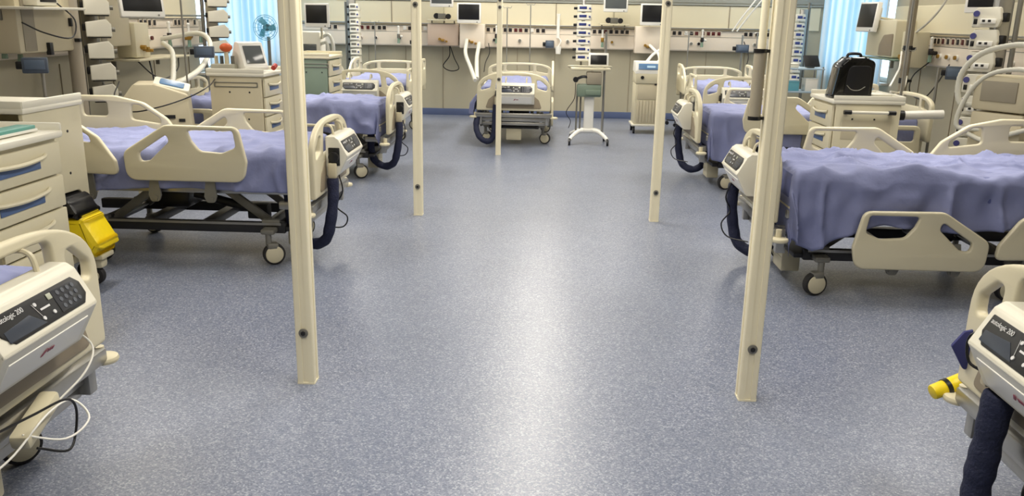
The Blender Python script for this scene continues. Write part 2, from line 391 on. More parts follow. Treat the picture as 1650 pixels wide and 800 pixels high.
# ------------------------------------------------------------- bed
def arch(w_, z0, zs, zt, n=24):
    """outline in (y,z): half width w_, base z0, shoulder zs, top zt"""
    pts = [(-w_, z0, .02)]
    for k in range(n+1):
        a = pi-pi*k/n
        c = cos(a); s_ = sin(a)
        pts.append((w_*math.copysign(abs(c)**.75, c), zs+(zt-zs)*abs(s_)**.8))
    pts.append((w_, z0, .02)); return pts
def footboard_bm():
    out = rnd(arch(.47, .46, .70, .945), n=3)
    holeC = rnd([(-.235, .72, .02), (.235, .72, .02), (.215, .90, .05), (.12, .905, .05), (-.12, .905, .05), (-.215, .90, .05)], n=4)
    holeL = rnd([(-.42, .71, .02), (-.30, .745, .02), (-.285, .845, .03), (-.33, .845, .03), (-.42, .775, .03)], n=4)
    holeR = [(-p[0], p[1]) for p in holeL][::-1]
    b = MB().plate(out, [holeC, holeL, holeR], .04, .012, YZ)
    return b
def make_bed():
    root = thing('hospital_bed', 'bed', 'bed')
    # base frame
    b = MB()
    for s in (-1, 1): b.box((.98, s*.30, .235), (1.55, .05, .07), bev=.006)
    for x in (.30, 1.45, .75, 1.15): b.box((x, 0, .235), (.07, .62, .055), bev=.006)
    b.build('base_frame', DARKM, root)
    b = MB()
    for s in (-1, 1): b.box((.98, s*.327, .262), (1.5, .006, .016))
    b.build('base_trim', STEEL, root)
    # caster arms + casters
    for (x, s) in ((.30, -1), (.30, 1), (1.45, -1), (1.45, 1)):
        c = MB(); yy = s*.38
        c.cyl((0, 0, .14), (0, 0, .21), .020)
        c.box((-.022, 0, .125), (.075, .062, .05), bev=.015)
        co = c.build('caster', GREYM, root, loc=(x, yy, 0)); co['swivel'] = 1
        MB().box((x, s*.34, .225), (.09, .13, .035), bev=.01).box((x, s*.30, .25), (.12, .05, .08), bev=.008).build('caster_bracket', GREYM, root)
        MB().cyl((-.03, -.024, .072), (-.03, .024, .072), .072, seg=28, bev=.008).build('tyre', RUBBER, co)
        MB().cyl((-.03, -.030, .072), (-.03, .030, .072), .058, seg=28, bev=.006).build('wheel_cover', CREAM, co)
    # lifting mechanism
    for x0, x1 in ((.34, .62), (1.38, 1.10)):
        g = MB()
        for s in (-1, 1):
            a = Vector((x0, s*.22, .26)); c = Vector((x1, s*.22, .47)); d = c-a
            g.box((a+c)/2, (d.length, .03, .055), rot=(0, -atan2(d.z, d.x), 0), bev=.006)
        g.cyl((x0, -.24, .26), (x0, .24, .26), .016).cyl((x1, -.24, .47), (x1, .24, .47), .016)
        g.build('lift_arm', GREYM, root)
    MB().cyl((.45, .06, .29), (.9, .06, .40), .03).box((.46, .06, .29), (.14, .09, .10), bev=.01).build('lift_motor', DARKM, root)
    MB().box((.20, .0, .135), (.12, .20, .15), bev=.012).box((.138, 0, .15), (.004, .17, .004)).build('battery_box', CREAM, root)
    MB().box((.20, 0, .225), (.10, .62, .03), bev=.006).build('box_bracket', DARKM, root)
    MB().box((1.05, -.05, .36), (.22, .26, .12), bev=.015).build('control_box', BLACK, root)
    # lower bumper frame below the footboard
    b = MB().box((-.01, 0, .40), (.05, .98, .055), bev=.008)
    for s in (-1, 1): b.box((.10, s*.36, .40), (.24, .04, .05), bev=.006)
    b.box((.03, 0, .34), (.03, .88, .045), bev=.006).box((.05, 0, .285), (.03, .84, .04), bev=.006)
    for s in (-1, 1): b.box((.02, s*.43, .35), (.05, .05, .15), bev=.006)
    b.build('foot_crossbar', STEEL, root)
    for s in (-1, 1):
        MB().cyl((-.005, s*.515, .36), (-.005, s*.515, .385), .052, seg=24, bev=.01).cyl((-.005, s*.49, .385), (-.005, s*.49, .43), .018).build('bumper_wheel', CREAM, root)
    # platform
    b = MB()
    for s in (-1, 1): b.box((1.05, s*.40, .505), (2.0, .035, .05), bev=.006)
    for k in range(7): b.box((.12+k*.31, 0, .51), (.05, .8, .035), bev=.004)
    b.build('platform_frame', STEEL, root)
    b = MB()
    for x, l in ((.36, .6), (.98, .52), (1.68, .74)): b.box((x, 0, .545), (l, .84, .022), bev=.008)
    b.build('mattress_deck', CREAM, root)
    MB().box((1.62, -.415, .46), (.18, .02, .035), bev=.008).build('release_handle', RED, root)
    MB().box((1.06, 0, .655), (2.0, .84, .19), bev=.045).build('mattress', MATT, root)
    # footboard
    fb = footboard_bm().build('footboard', CREAM, root, loc=(-.03, 0, 0))
    MB().plate(rnd([(-.36, .49, .02), (.36, .49, .02), (.32, .60, .05), (.22, .68, .05), (-.22, .68, .05), (-.32, .60, .05)], n=4), (), .006, .002, YZ @ Matrix.Translation((0, 0, -.022))).build('recess_panel', BRONZE, fb)
    hb = MB().plate(rnd(arch(.48, .52, .84, .955), n=3), [rnd([(-.20, .83, .02), (.20, .83, .02), (.20, .915, .03), (-.20, .915, .03)], n=4), rnd([(-.42, .80, .02), (-.25, .83, .02), (-.25, .91, .02), (-.33, .90, .02), (-.42, .86, .02)], n=4), rnd([(.25, .83, .02), (.42, .80, .02), (.42, .86, .02), (.33, .90, .02), (.25, .91, .02)], n=4)], .04, .012, YZ)
    hb.box((-.0, -.3, .47), (.03, .04, .12), bev=.005).box((0, .3, .47), (.03, .04, .12), bev=.005)
    hb.build('headboard', CREAM, root, loc=(2.14, 0, 0))
    # side rails; origin of each on its own so they can be lowered
    fo = rnd([(.39, .57, .08), (.365, .70, .05), (.41, .92, .06), (.87, .925, .10), (1.15, .75, .07), (1.14, .57, .08)], n=6)
    fh = [rnd([(.43, .79, .03), (.445, .895, .02), (.735, .895, .02), (.71, .83, .04), (.66, .765, .05), (.52, .755, .05)], n=4), rnd([(.865, .865, .02), (1.05, .745, .03), (1.04, .69, .025), (.98, .70, .03), (.85, .82, .03)], n=4)]
    ho = rnd([(1.19, .60, .06), (1.20, .69, .05), (1.30, .84, .1), (1.47, .955, .12), (1.68, 1.0, .1), (1.98, 1.0, .06), (2.0, .62, .05)], n=6)
    hh = [rnd([(1.345, .80, .02), (1.36, .845, .02), (1.50, .935, .02), (1.56, .94, .02), (1.57, .83, .03)], n=4), rnd([(1.74, .85, .03), (1.74, .955, .02), (1.93, .955, .02), (1.93, .85, .03)], n=4)]
    for s in (-1, 1):
        for o_, h_, nm, xs in ((fo, fh, 'foot', (.62, .98)), (ho, hh, 'head', (1.4, 1.78))):
            r_ = MB().plate(o_, h_, .034, .011, XZ).build('side_rail', CREAM, root, loc=(0, s*.495, 0))
            r_['spot'] = nm+('n' if s < 0 else 'f')
            for x in xs:
                MB().prism(rnd([(x-.02, .63), (x+.02, .63), (x+.045, .47, .01), (x+.03, .43, .02), (x-.02, .43, .02), (x-.035, .47, .01)], n=3), -.008, .008, Matrix.Translation((0, -s*.026, 0)) @ XZ).cyl((x, -s*.06, .455), (x, -s*.012, .455), .017, seg=12).build('rail_arm', GREYM, r_)
    return root
def set_rails(bed, low=(), swivel=(0,)):
    for k, c in enumerate([q for q in kids(bed) if 'swivel' in q.keys()]):
        c.rotation_euler.z = swivel[k % len(swivel)]; del c['swivel']
    for c in kids(bed):
        if 'spot' in c.keys():
            if c['spot'] in low:
                c.location.x = .06; c.location.z = -.365 if c['spot'].startswith('foot') else -.32
                for a in kids(c): a.location.z = .1
            del c['spot']

def sheet(root_loc, rz, label, seed, near=.30, far=.30, foot=.16, x1=2.03, z=.752, flap=0, wr=1.0, bulge=0):
    E, r = .432, .045; rx = .05
    def bend(d, r_):          # arc length past the start of the curve -> (horizontal, drop)
        q = r_*pi/2
        if d <= 0: return d, 0
        if d < q: return r_*sin(d/r_), r_*(1-cos(d/r_))
        return r_, r_+(d-q)
    nu, nv = 150, 110
    L0 = foot+rx
    def f(u, v):
        T0, T1 = -(E-r)-near, (E-r)+far
        t = T0+(T1-T0)*v
        s_ = -L0+(x1-.06-rx+L0)*u          # 0 at start of the foot curve
        side = 1 if t > 0 else -1
        at = abs(t); dt = max(0, at-(E-r)); ds = max(0, -s_)
        drop_s = near if side < 0 else far
        hem = 1+.18*noise.noise(Vector((s_*1.3+seed, side*3, 0)))+.06*sin(s_*5+seed)
        if flap and side < 0: hem *= 1+flap*max(0, 1-abs(s_-.10)/.42)**1.2
        if dt > r*pi/2: dt = r*pi/2+(dt-r*pi/2)*hem
        d = math.hypot(dt, ds)
        hx, dz = bend(d, r)
        if d > 1e-6: cx, cy = ds/d, dt/d
        else: cx = cy = 0
        x = .06+rx+(s_ if s_ > 0 else 0)-cx*hx
        y = side*(min(at, E-r)+cy*hx)
        zz = z-dz
        # folds on hanging sides
        k = min(1, max(0, (d-r)/.2))
        wv = sin(s_*17+2*sin(s_*4+seed)+seed)*.010+sin(s_*31+seed*2)*.004
        if s_ < .35: wv += .016*sin(s_*26+seed)*(1-max(0, s_)/.35)
        y += side*k*cy*(wv+.016)
        if side > 0: y += bulge*k*cy*min(1, (d-r)/.12 if d > r else 0)
        if ds > 0: x -= k*cx*.004
        # creases
        if True:
            p = Vector((x*2.2+seed*7, y*3.4, seed))
            a1 = noise.noise(p); a2 = noise.noise(p*2.7+Vector((5, 1, 0)))
            rid = (1-abs(a1)*2.2); rid = max(0, rid)**4
            top = max(0, 1-d/.05)
            q = Vector((x*1.1+y*2.6+seed*3, y*1.5-x*.8, seed*2)); rid2 = max(0, 1-abs(noise.noise(q))*3.2)**3
            zz += wr*top*(.016*rid+.014*rid2+.007*a2+.005*noise.noise(p*6)) + .006*top
            hang = min(1, max(0, d-.05)/.1); c_ = noise.noise(Vector((s_*5+seed, zz*2.5, seed)))
            y += side*wr*hang*(.018*max(0, 1-abs(c_)*3)**2+.012*noise.noise(Vector((s_*9, zz*7+seed, 1))))
            edge = max(0, 1-abs(d-.05)/.12)
            y += side*edge*.008*abs(noise.noise(Vector((x*9+seed, 0, zz*6))))
        return Vector((x, y, zz))
    o = MB().grid(f, nu, nv).build('bed_sheet', SHEET, angle=180)
    so = o.modifiers.new('thickness', 'SOLIDIFY'); so.thickness = .002
    o.location = root_loc; o.rotation_euler = (0, 0, rz); tag(o, label, 'bed sheet'); return o

# ------------------------------------------------------------- mattress pump
def make_pump():
    """front faces -x, width along y, z from 0"""
    root = thing('mattress_pump', 'pump', 'pump')
    prof = rnd([(0, 0, .01), (-.075, 0, .02), (-.130, .105, .02), (-.145, .135, .012), (-.085, .245, .015), (-.06, .262, .02), (0, .262, .01)], n=4)
    Mx = Matrix(((1, 0, 0, 0), (0, 0, 1, 0), (0, 1, 0, 0), (0, 0, 0, 1)))
    MB().prism(prof, -.235, .235, Mx, bev=.006).build('housing', CREAM2, root)
    fp = rnd([(-.078, .012, .01), (-.128, .102, .015), (-.11, .10), (-.06, .012)], n=3)
    MB().prism([(p[0]-.004, p[1]) for p in fp], -.20, .20, Mx, bev=.003).build('front_cover', WHITEP, root)
    # control panel on the slope from (-.145,.135) to (-.085,.245)
    a = Vector((-.145, 0, .135)); c = Vector((-.085, 0, .245)); up = (c-a).normalized(); xr = Vector((0, -1, 0)); nn = xr.cross(up)
    P = Matrix(((xr.x, up.x, nn.x, (a.x+c.x)/2), (xr.y, up.y, nn.y, 0), (xr.z, up.z, nn.z, (a.z+c.z)/2), (0, 0, 0, 1))) @ Matrix.Translation((0, 0, .001))
    ol = [(-.205, -.012, .006), (-.205, .045, .004), (.18, .045, .004), (.205, .02, .006), (.205, -.02, .006), (.175, -.046, .006), (-.17, -.046, .006)]
    pan = MB().plate(rnd(ol, n=3), (), .006, .0015, P)
    pan.plate(rnd([(-.19, -.038, .004), (-.02, -.038), (-.07, .005), (-.19, -.005)], n=2), (), .0015, .0003, P @ Matrix.Translation((.0, 0, .0035)), mi=1)
    pan.plate(rnd([(.06, -.038, .004), (.165, -.038, .01), (.19, -.015, .01), (.19, .018, .01), (.17, .036, .01), (.06, .036, .004)], n=2), (), .0015, .0003, P @ Matrix.Translation((.0, 0, .0035)), mi=2)
    po = pan.build('control_panel', [BLACK, mat('dark_slate_film', srgb(40, 48, 62), .3), mat('dark_film', srgb(34, 36, 42), .3)], root)
    pr = MB().text('autologic 200', .021, P @ Matrix.Translation((-.135, .027, .0048)), th=.0004)
    pr.box((0, 0, 0), (.045, .006, .0006), mtx=P @ Matrix.Translation((.005, .002, .0048)))
    pr.box((0, 0, 0), (.0012, .06, .0006), mtx=P @ Matrix.Translation((-.03, -.002, .0048)) @ Matrix.Rotation(.35, 4, 'Z'))
    pr.build('panel_print', LABEL, po)
    for q, (x, y, r_) in enumerate(((-.028, .022, .006), (-.022, -.024, .006), (.03, -.022, .006))):
        MB().cyl((x, y, .003), (x, y, .0062), r_, seg=12, mtx=P).build('button', LABEL, po)
    MB().box((.045, .024, .0045), (.022, .018, .002), mtx=P, bev=.001).build('display', mat('pale_lcd', srgb(172, 176, 158), .3), po)
    kb = MB()
    for i in range(4):
        for j in range(3): kb.cyl((.085+i*.026, -.022+j*.022, .003), (.085+i*.026, -.022+j*.022, .0058), .0075, seg=10, mtx=P)
    kb.build('keypad', mat('key_grey', srgb(84, 88, 96), .4), po)
    # red emblem on the front cover
    a = Vector((-.082, 0, .02)); c = Vector((-.132, 0, .10)); up = (c-a).normalized(); nn = xr.cross(up)
    Q = Matrix(((xr.x, up.x, nn.x, (a.x+c.x)/2-.0035), (xr.y, up.y, nn.y, 0), (xr.z, up.z, nn.z, (a.z+c.z)/2), (0, 0, 0, 1)))
    em = MB().plate(rnd([(-.03, -.012, .003), (-.016, -.010, .002), (.0, .010, .002), (-.004, .014, .003), (-.014, .012, .002)], n=2), (), .001, .0002, Q)
    for k in range(3): em.box((.006+k*.011, .002, 0), (.008, .013, .001), mtx=Q)
    em.build('emblem', mat('maroon_print', srgb(140, 40, 62), .4), root)
    MB().box((-.055, .236, .13), (.075, .012, .12), bev=.006).cyl((-.055, .24, .13), (-.055, .262, .13), .035, seg=16, bev=.004).build('air_filter', BLACK, root)
    MB().box((-.045, .25, .04), (.055, .036, .10), bev=.008).build('hose_connector', BEIGE, root)
    for s in (-1, 1):
        MB().tube([(-.03, s*.13, .255), (-.015, s*.13, .31), (.025, s*.13, .325), (.07, s*.13, .31), (.075, s*.13, .28)], .009, seg=8).build('hook', CREAM, root)
    # hose: U loop hanging below on the +y side
    return root
def add_hose(pump, pts, r=.037, cuff=True):
    MB().tube(pts, lambda t_: r*(1+.04*sin(t_*70)+.04*sin(t_*31)), seg=14, n=12).build('hose', NAVY, pump)
def add_cord(pump, pts): MB().tube(pts, .005, seg=6).build('power_cord', BLACK, pump)

bed0 = make_bed(); pump0 = make_pump()
GB, GP = 'cream electric hospital beds', 'mattress pumps hung on the footboards'
hose_U = [(-.045, .25, -.01), (-.045, .262, -.15), (-.02, .27, -.32), (.02, .25, -.43), (.12, .20, -.475), (.22, .20, -.42), (.25, .24, -.30), (.24, .28, -.15), (.24, .32, -.06)]
hose_back = [(-.045, .25, -.01), (-.05, .262, -.18), (-.05, .272, -.36), (-.05, .31, -.46), (-.05, .38, -.475), (-.04, .45, -.43), (.0, .50, -.33), (.05, .50, -.22), (.12, .46, -.12)]
BEDS = [
 # name, foot xy, rot, lowered rails, bed label, sheet label, pump label, pump dy, pump z, sheet kwargs, hose
 ((-1.60, 2.27), pi, (), 'cream hospital bed cut off at the lower left corner of the picture', 'lilac sheet on the bed at the lower left corner', 'large cream pump with black control panel on the lower left footboard', +.055, .58, dict(near=.28, far=.3), 'L0'),
 ((1.44, 2.18), 0, ('footn', 'headn'), 'cream hospital bed cut off at the lower right corner of the picture', 'lilac sheet on the bed at the lower right corner', 'large cream pump with black control panel on the lower right footboard', -.075, .58, dict(near=.3, far=.3), 'R0'),
 ((-1.50, 5.62), pi, (), 'cream hospital bed with raised side rail, behind the nearest left post', 'lilac blue sheet tucked inside the raised rails, on the left bed behind the nearest post', 'cream pump on the footboard just right of the nearest left post', -.03, .57, dict(near=.27, far=.27, foot=.10, wr=1.8), 'A'),
 ((1.385, 5.33), 0, ('footn', 'headn'), 'cream hospital bed with lowered side rail, behind the nearest right post', 'large lilac blue sheet draped over the right bed with the lowered rail', 'cream pump partly behind the nearest right post', .10, .55, dict(near=.32, far=.28, foot=.34, flap=.9, wr=2.4), 'A'),
 ((-1.60, 8.72), pi, ('footn', 'headn', 'footf', 'headf'), 'cream hospital bed on the left, second row, foot beside the second left post', 'lilac blue sheet hanging down the side of the second left bed', 'cream pump on the footboard beside the second left post', -.03, .57, dict(near=.34, far=.30, foot=.30, wr=1.8), 'A'),
 ((1.50, 8.63), 0, ('headn',), 'cream hospital bed on the right, second row, beyond the large draped bed', 'lilac blue sheet with hanging corner on the second right bed', 'cream pump with small dark panel on the second right footboard', .10, .55, dict(near=.34, far=.3, foot=.30, flap=.6), 'A'),
 ((-2.35, 10.8), pi/2, (), 'cream hospital bed at the back wall on the left, foot towards the viewer', 'lilac sheet on the left bed at the back wall', 'cream pump with dark panel on the left back bed', .03, .55, dict(near=.2, far=.2, foot=.08), 'B'),
 ((-.43, 10.8), pi/2, ('footf', 'headf', 'footn'), 'cream hospital bed in the centre at the back wall, behind the thin post', 'lilac sheet on the centre bed at the back wall', 'cream pump with dark panel on the centre back bed, navy hose looped at its left', -.03, .55, dict(near=.2, far=.38, foot=.08, bulge=.10), 'B'),
 ((2.42, 10.8), pi/2, (), 'cream hospital bed at the back wall on the right, foot towards the viewer', 'lilac sheet on the right bed at the back wall', 'cream pump with dark panel on the right back bed', .02, .55, dict(near=.2, far=.2, foot=.08), 'B'),
]
beds = [bed0]+[copy_tree(bed0) for _ in BEDS[1:]]
pumps = [pump0]+[copy_tree(pump0) for _ in BEDS[1:]]
for i, (xy, rz, low, lb, ls, lp, dy, pz, kw, hs) in enumerate(BEDS):
    b = beds[i]; b.location = (xy[0], xy[1], 0); b.rotation_euler = (0, 0, rz); tag(b, lb, 'bed', GB); set_rails(b, low, (1.35, 1.2, 1.5, 1.3) if abs(rz-pi/2) < .1 else ((.25, -.6, .1, .4) if rz == 0 else (.9, .5, -.3, .2)))
    s_ = sheet((xy[0], xy[1], 0), rz, ls, 3.1+i*2.37, **kw); s_['group'] = 'lilac blue bed sheets'
    p = pumps[i]; off = Matrix.Rotation(rz, 3, 'Z') @ Vector((-.055, dy, 0))
    p.location = (xy[0]+off.x, xy[1]+off.y, pz); p.rotation_euler = (0, 0, rz); tag(p, lp, 'pump', GP)
    if hs == 'A': add_hose(p, hose_U)
    elif hs == 'B': add_hose(p, hose_back)
    elif hs == 'R0': add_hose(p, [(-.05, .19, -.01), (-.055, .20, -.2), (-.06, .20, -.35), (-.03, .20, -.50), (.08, .18, -.53), (.22, .15, -.50)], .042)
    else: add_hose(p, hose_U)
    if hs == 'A': add_cord(p, [(-.07, .2, .02), (-.10, .22, -.10), (-.06, .24, -.2), (-.12, .2, -.28), (-.08, .16, -.36), (.05, .1, -.38)])
    if hs == 'L0': add_cord(p, [(-.02, -.235, .14), (.0, -.30, .11), (.0, -.31, .04), (-.02, -.26, .0), (-.03, -.235, .04)])
    if hs == 'R0': add_cord(p, [(-.05, .235, .16), (-.1, .30, .13), (-.10, .29, .05), (-.06, .24, .02), (-.03, .22, -.08)])

# ------------------------------------------------------------- drawer trolleys
def trolley(label, loc, rz, w_, d_, h_, nd, body=CREAM, hs=None, arched=False, side_handle=None, insert=DBLUE, tray=None, dh=None, group='drawer trolleys', bins=True):
    """drawers face local -y"""
    t = thing('drawer_trolley', label, 'trolley', loc, rz, group)
    z0 = .16; hh = h_-.03
    b = MB()
    if arched:
        zc = .52
        pl = rnd([(-d_/2, zc-.06, .0), (-d_/2, hh), (d_/2, hh), (d_/2, zc-.12), (d_/2-.06, zc+.02, .06), (d_/2-.2, zc+.06, .08), (-d_/2+.1, zc+.05, .05)], n=4)
        for s in (-1, 1): b.plate(pl, (), .024, .004, Matrix.Translation((s*(w_/2-.012), 0, 0)) @ YZ)
        b.box((0, d_/2-.02, .62), (w_-.03, .02, h_-.65)).box((0, 0, zc+.08), (w_-.05, d_-.04, .02)).box((0, 0, .17), (w_, d_, .05), bev=.01)
        for sx in (-1, 1):
            for sy in (-1, 1): b.box((sx*(w_/2-.03), sy*(d_/2-.03), .36), (.03, .03, .36), bev=.004)
    else:
        b.box((0, .005, (z0+hh)/2), (w_, d_-.03, hh-z0), bev=.012)
    for s in (-1, 1):      # screw heads
        for (yy, zz) in ((-.12, .84*h_), (.06, .84*h_), (-.1, .62*h_)):
            b.cyl((s*(w_/2-.001), yy, zz), (s*(w_/2+.003), yy, zz), .008, seg=10, mi=1)
    b.build('cabinet_body', [body, DARKM], t)
    tb = MB().box((0, 0, h_-.02), (w_+.03, d_+.03, .035), bev=.012)
    for s in (-1, 1): tb.box((s*(w_/2+.005), 0, h_+.012), (.018, d_+.02, .04), bev=.006)
    tb.box((0, d_/2+.005, h_+.012), (w_+.02, .018, .04), bev=.006)
    tb.build('worktop', CREAM2 if body is not GREEND else CREAM, t)
    z1 = (.60 if arched else z0+.02); ht = (hh-.02-z1)/nd; z = z1
    for k in range(nd):
        dr = MB().box((0, -d_/2+.004, z+ht/2), (w_-.035, .022, ht-.010), bev=.006).build('drawer', CREAM, t)
        hd = MB()
        hd.tube([(-w_*.30, -d_/2-.008, z+ht*.68), (-w_*.22, -d_/2-.026, z+ht*.64), (0, -d_/2-.034, z+ht*.60), (w_*.22, -d_/2-.026, z+ht*.64), (w_*.30, -d_/2-.008, z+ht*.68)], .010, seg=8)
        hd.build('handle', CREAM, dr)
        MB().box((0, -d_/2-.009, z+ht*.44), (w_*.46, .006, ht*.22), bev=.002).build('label_window', insert, dr)
        z += ht
    if side_handle:
        s, kind = side_handle
        X = s*(w_/2+.002)
        if kind == 'slot':
            MB().plate(rnd([(-.20, h_-.13, .01), (.20, h_-.13, .01), (.20, h_-.085, .01), (-.20, h_-.085, .01)], n=3), [rnd([(-.19, h_-.122, .008), (.19, h_-.122, .008), (.19, h_-.093, .008), (-.19, h_-.093, .008)], n=3)], .008, .002, Matrix.Translation((X, 0, 0)) @ YZ).build('side_handle', GREYM, t)
        else:
            hb = MB().cyl((X+s*.045, -.19, h_-.10), (X+s*.045, .19, h_-.10), .013).build('push_bar', CREAM2, t)
            for yy in (-.18, .18): MB().cyl((X+s*.045, yy-.03, h_-.10), (X+s*.045, yy+.03, h_-.10), .018).box((X+s*.02, yy, h_-.10), (.045, .03, .03), bev=.006).build('bar_end', BLACK, hb)
            MB().box((X-.002*s, 0, h_-.25), (.006, .40, .16), bev=.003).build('side_recess', BEIGE, t)
    for sx in (-1, 1):
        for sy in (-1, 1):
            x, y = sx*(w_/2-.05), sy*(d_/2-.05)
            c = MB().cyl((x, y, .11), (x, y, .16), .016).box((x, y, .095), (.05, .055, .05), bev=.012).build('caster', CREAM2, t)
            MB().cyl((x, y-.016, .052), (x, y+.016, .052), .052, seg=20, bev=.006).build('wheel', RUBBER, c)
    return t
trolley('near cream trolley with blue windowed drawers at the left edge of the picture', (-2.62, 3.62, 0), pi/2, .72, .50, 1.04, 5)
tr = thing('instrument_tray', 'white tray with teal edge on top of the near drawer trolley', 'tray', (-2.62, 3.62, 1.041))
MB().box((0, 0, .008), (.40, .56, .014), bev=.005).build('tray_base', WHITEP, tr)
MB().box((.15, .02, .022), (.09, .5, .018), bev=.004).build('teal_strip', TEAL, tr)
trolley('tall plain cream trolley between the near drawer trolley and the raised-rail bed', (-3.03, 4.62, 0), pi, .52, .56, 1.10, 4, arched=True)
wb = thing('waste_bag_holder', 'yellow waste bag with black top hanging under the tall cream trolley', 'waste bag', (-2.72, 4.74, 0))
def bag(x0, x1, y0, y1, z0, z1, seed):
    def f(u, v):
        a = u*2*pi; k = .62+.38*sin(pi*min(1, v*.75+.25)); n_ = 1+.12*noise.noise(Vector((cos(a)*1.5, sin(a)*1.5, v*3+seed)))
        cx, cy = (x0+x1)/2, (y0+y1)/2
        return Vector((cx+(x1-x0)/2*cos(a)*k*n_, cy+(y1-y0)/2*sin(a)*k*n_, z0+(z1-z0)*v))
    b = MB().grid(f, 32, 12); b.bm.verts.ensure_lookup_table(); bmesh.ops.remove_doubles(b.bm, verts=b.bm.verts, dist=1e-4); bmesh.ops.holes_fill(b.bm, edges=b.bm.edges, sides=0); return b
MB().prism(rnd([(-.16, .42, .02), (-.15, .22, .04), (.09, .20, .03), (.13, .27, .02), (.04, .43, .02)], n=4), -.12, .12, XZ, bev=.03).build('bag', YEL, wb)
MB().prism(rnd([(-.22, .43, .01), (.035, .43, .02), (-.02, .53, .06), (-.10, .58, .06), (-.22, .58, .03)], n=6), -.13, .13, XZ, bev=.03).build('liner', BLACK, wb)
MB().box((.05, 0, .185), (.12, .14, .03), bev=.008).box((.05, 0, .14), (.07, .08, .07), bev=.02).build('wheel_fork', CREAM, wb)
MB().cyl((.02, -.02, .055), (.02, .02, .055), .055, seg=20, bev=.006).cyl((.02, -.025, .055), (.02, .025, .055), .03, seg=16, mi=1).build('wheel', [RUBBER, CREAM], wb)
trolley('cream trolley with monitor on top, left of the second left bed', (-2.79, 7.78, 0), pi/2, .54, .50, 1.09, 5, body=BEIGE, side_handle=(-1, 'slot'))
trolley('grey green trolley with drawers seen right of the nearest left post', (-2.69, 9.92, 0), pi/2, .60, .40, 1.15, 5, body=GREEND, side_handle=(-1, 'slot'))
trolley('cream trolley with black-ended push bar carrying the black case, right side', (2.65, 7.42, 0), -pi/2, .62, .56, 1.00, 4, side_handle=(1, 'bar'))

# black case on the right trolley
t = thing('carrying_case', 'shiny black equipment case on the right trolley', 'case', (2.54, 7.30, 1.0))
pr = rnd([(-.17, 0, .02), (.16, 0, .02), (.165, .30, .05), (.09, .335, .04), (-.06, .335, .05), (-.13, .27, .06)], n=5)
MB().prism(pr, -.10, .10, XZ, bev=.018).build('shell', mat('gloss_black', srgb(14, 14, 14), .14, coat=.6), t)
MB().plate(rnd([(-.08, .03, .03), (.13, .03, .02), (.13, .27, .04), (-.05, .27, .05)], n=4), (), .012, .004, TR((0, -.104, 0)) @ XZ).build('front_pocket', BLACK, t)
MB().tube([(-.06, -.113, .11), (-.02, -.114, .075), (.04, -.114, .07), (.09, -.113, .10)], .004, seg=6).build('emblem', GREYM, t)
MB().tube([(-.05, 0, .335), (-.03, 0, .36), (.05, 0, .36), (.07, 0, .335)], .012, seg=8).build('carry_handle', BLACK, t)
t = thing('paper_stack', 'cream folded papers beside the black case on the right trolley', 'papers', (2.80, 7.40, 1.0)); MB().box((0, 0, .01), (.20, .28, .018), rot=(0, 0, .2), bev=.002).box((.01, 0, .026), (.17, .24, .012), rot=(0, 0, .05), bev=.002).build('sheets', CREAM2, t)

# ------------------------------------------------------------- monitors
def monitor(label, loc, rz, w_=.33, h_=.27, tilt=0, scr=SCREEN, arm=None, mount=None, name='patient_monitor'):
    """screen faces local -y, centre at loc"""
    t = thing(name, label, 'monitor', loc, rz, 'patient monitors'); M = Matrix.Rotation(tilt, 4, 'X')
    MB().box((0, 0, 0), (w_, .06, h_), bev=.012, mtx=M).box((0, .05, 0), (w_*.7, .07, h_*.7), bev=.02, mtx=M).build('casing', WHITEP, t)
    MB().box((0, -.0305, .016), (w_-.05, .006, h_-.075), mtx=M, bev=.002).build('screen', scr, t)
    MB().cyl((w_*.34, -.031, -h_/2+.018), (w_*.34, -.036, -h_/2+.018), .009, mtx=M).build('knob', GREYM, t)
    if arm:
        MB().tube(arm, .014, seg=10, smooth=False).build('mount_arm', CREAM, t)
    return t
def ball(dx, dy, dz): return [(0, .06, 0), (0, .06+.02, 0), (dx, dy, dz)]
monitor('square white monitor with black screen above the left hoses on the back wall', (-1.28, 13.75, 1.665), 0, .38, .31, arm=[(0, .07, 0), (0, .3, -.05), (0, .34, -.22)])
monitor('high white monitor cut by the top edge, left one on the back wall', (-1.72, 13.8, 1.90), 0, .37, .30, scr=GSCREEN, arm=[(0, .07, 0), (0, .3, 0), (0, .3, -.45)])
monitor('high white monitor cut by the top edge, right one above the pump cart', (1.03, 13.8, 1.88), 0, .38, .32, scr=GSCREEN, arm=[(0, .07, 0), (0, .3, 0), (0, .3, -.43)])
monitor('square white monitor with black screen above the white crossed hoses', (1.61, 13.75, 1.69), 0, .38, .33, arm=[(0, .07, 0), (0, .3, -.05), (0, .34, -.25)])
monitor('white monitor tilted sideways before the right curtain', (4.0, 11.1, 1.69), radians(-82), .44, .36, tilt=-.1, arm=[(0, .07, 0), (.05, .25, -.02), (.15, .46, -.05)])
monitor('large white monitor with black screen cut by the top edge on the left', (-3.80, 7.95, 1.72), radians(45), .40, .36, tilt=-.2, arm=[(0, .07, 0), (-.05, .3, 0), (-.10, .62, -.02)])
monitor('white monitor half hidden beside the nearest left post, over the grey green trolley', (-3.0, 11.1, 1.59), 0, .32, .30, arm=[(0, .07, 0), (0, .2, -.1), (0, .2, -.30)])
monitor('dark monitor cut by the top edge above the right pump stack', (4.02, 8.25, 1.86), radians(-40), .34, .28, arm=[(0, .07, 0), (.1, .2, 0), (.2, .25, 0)])
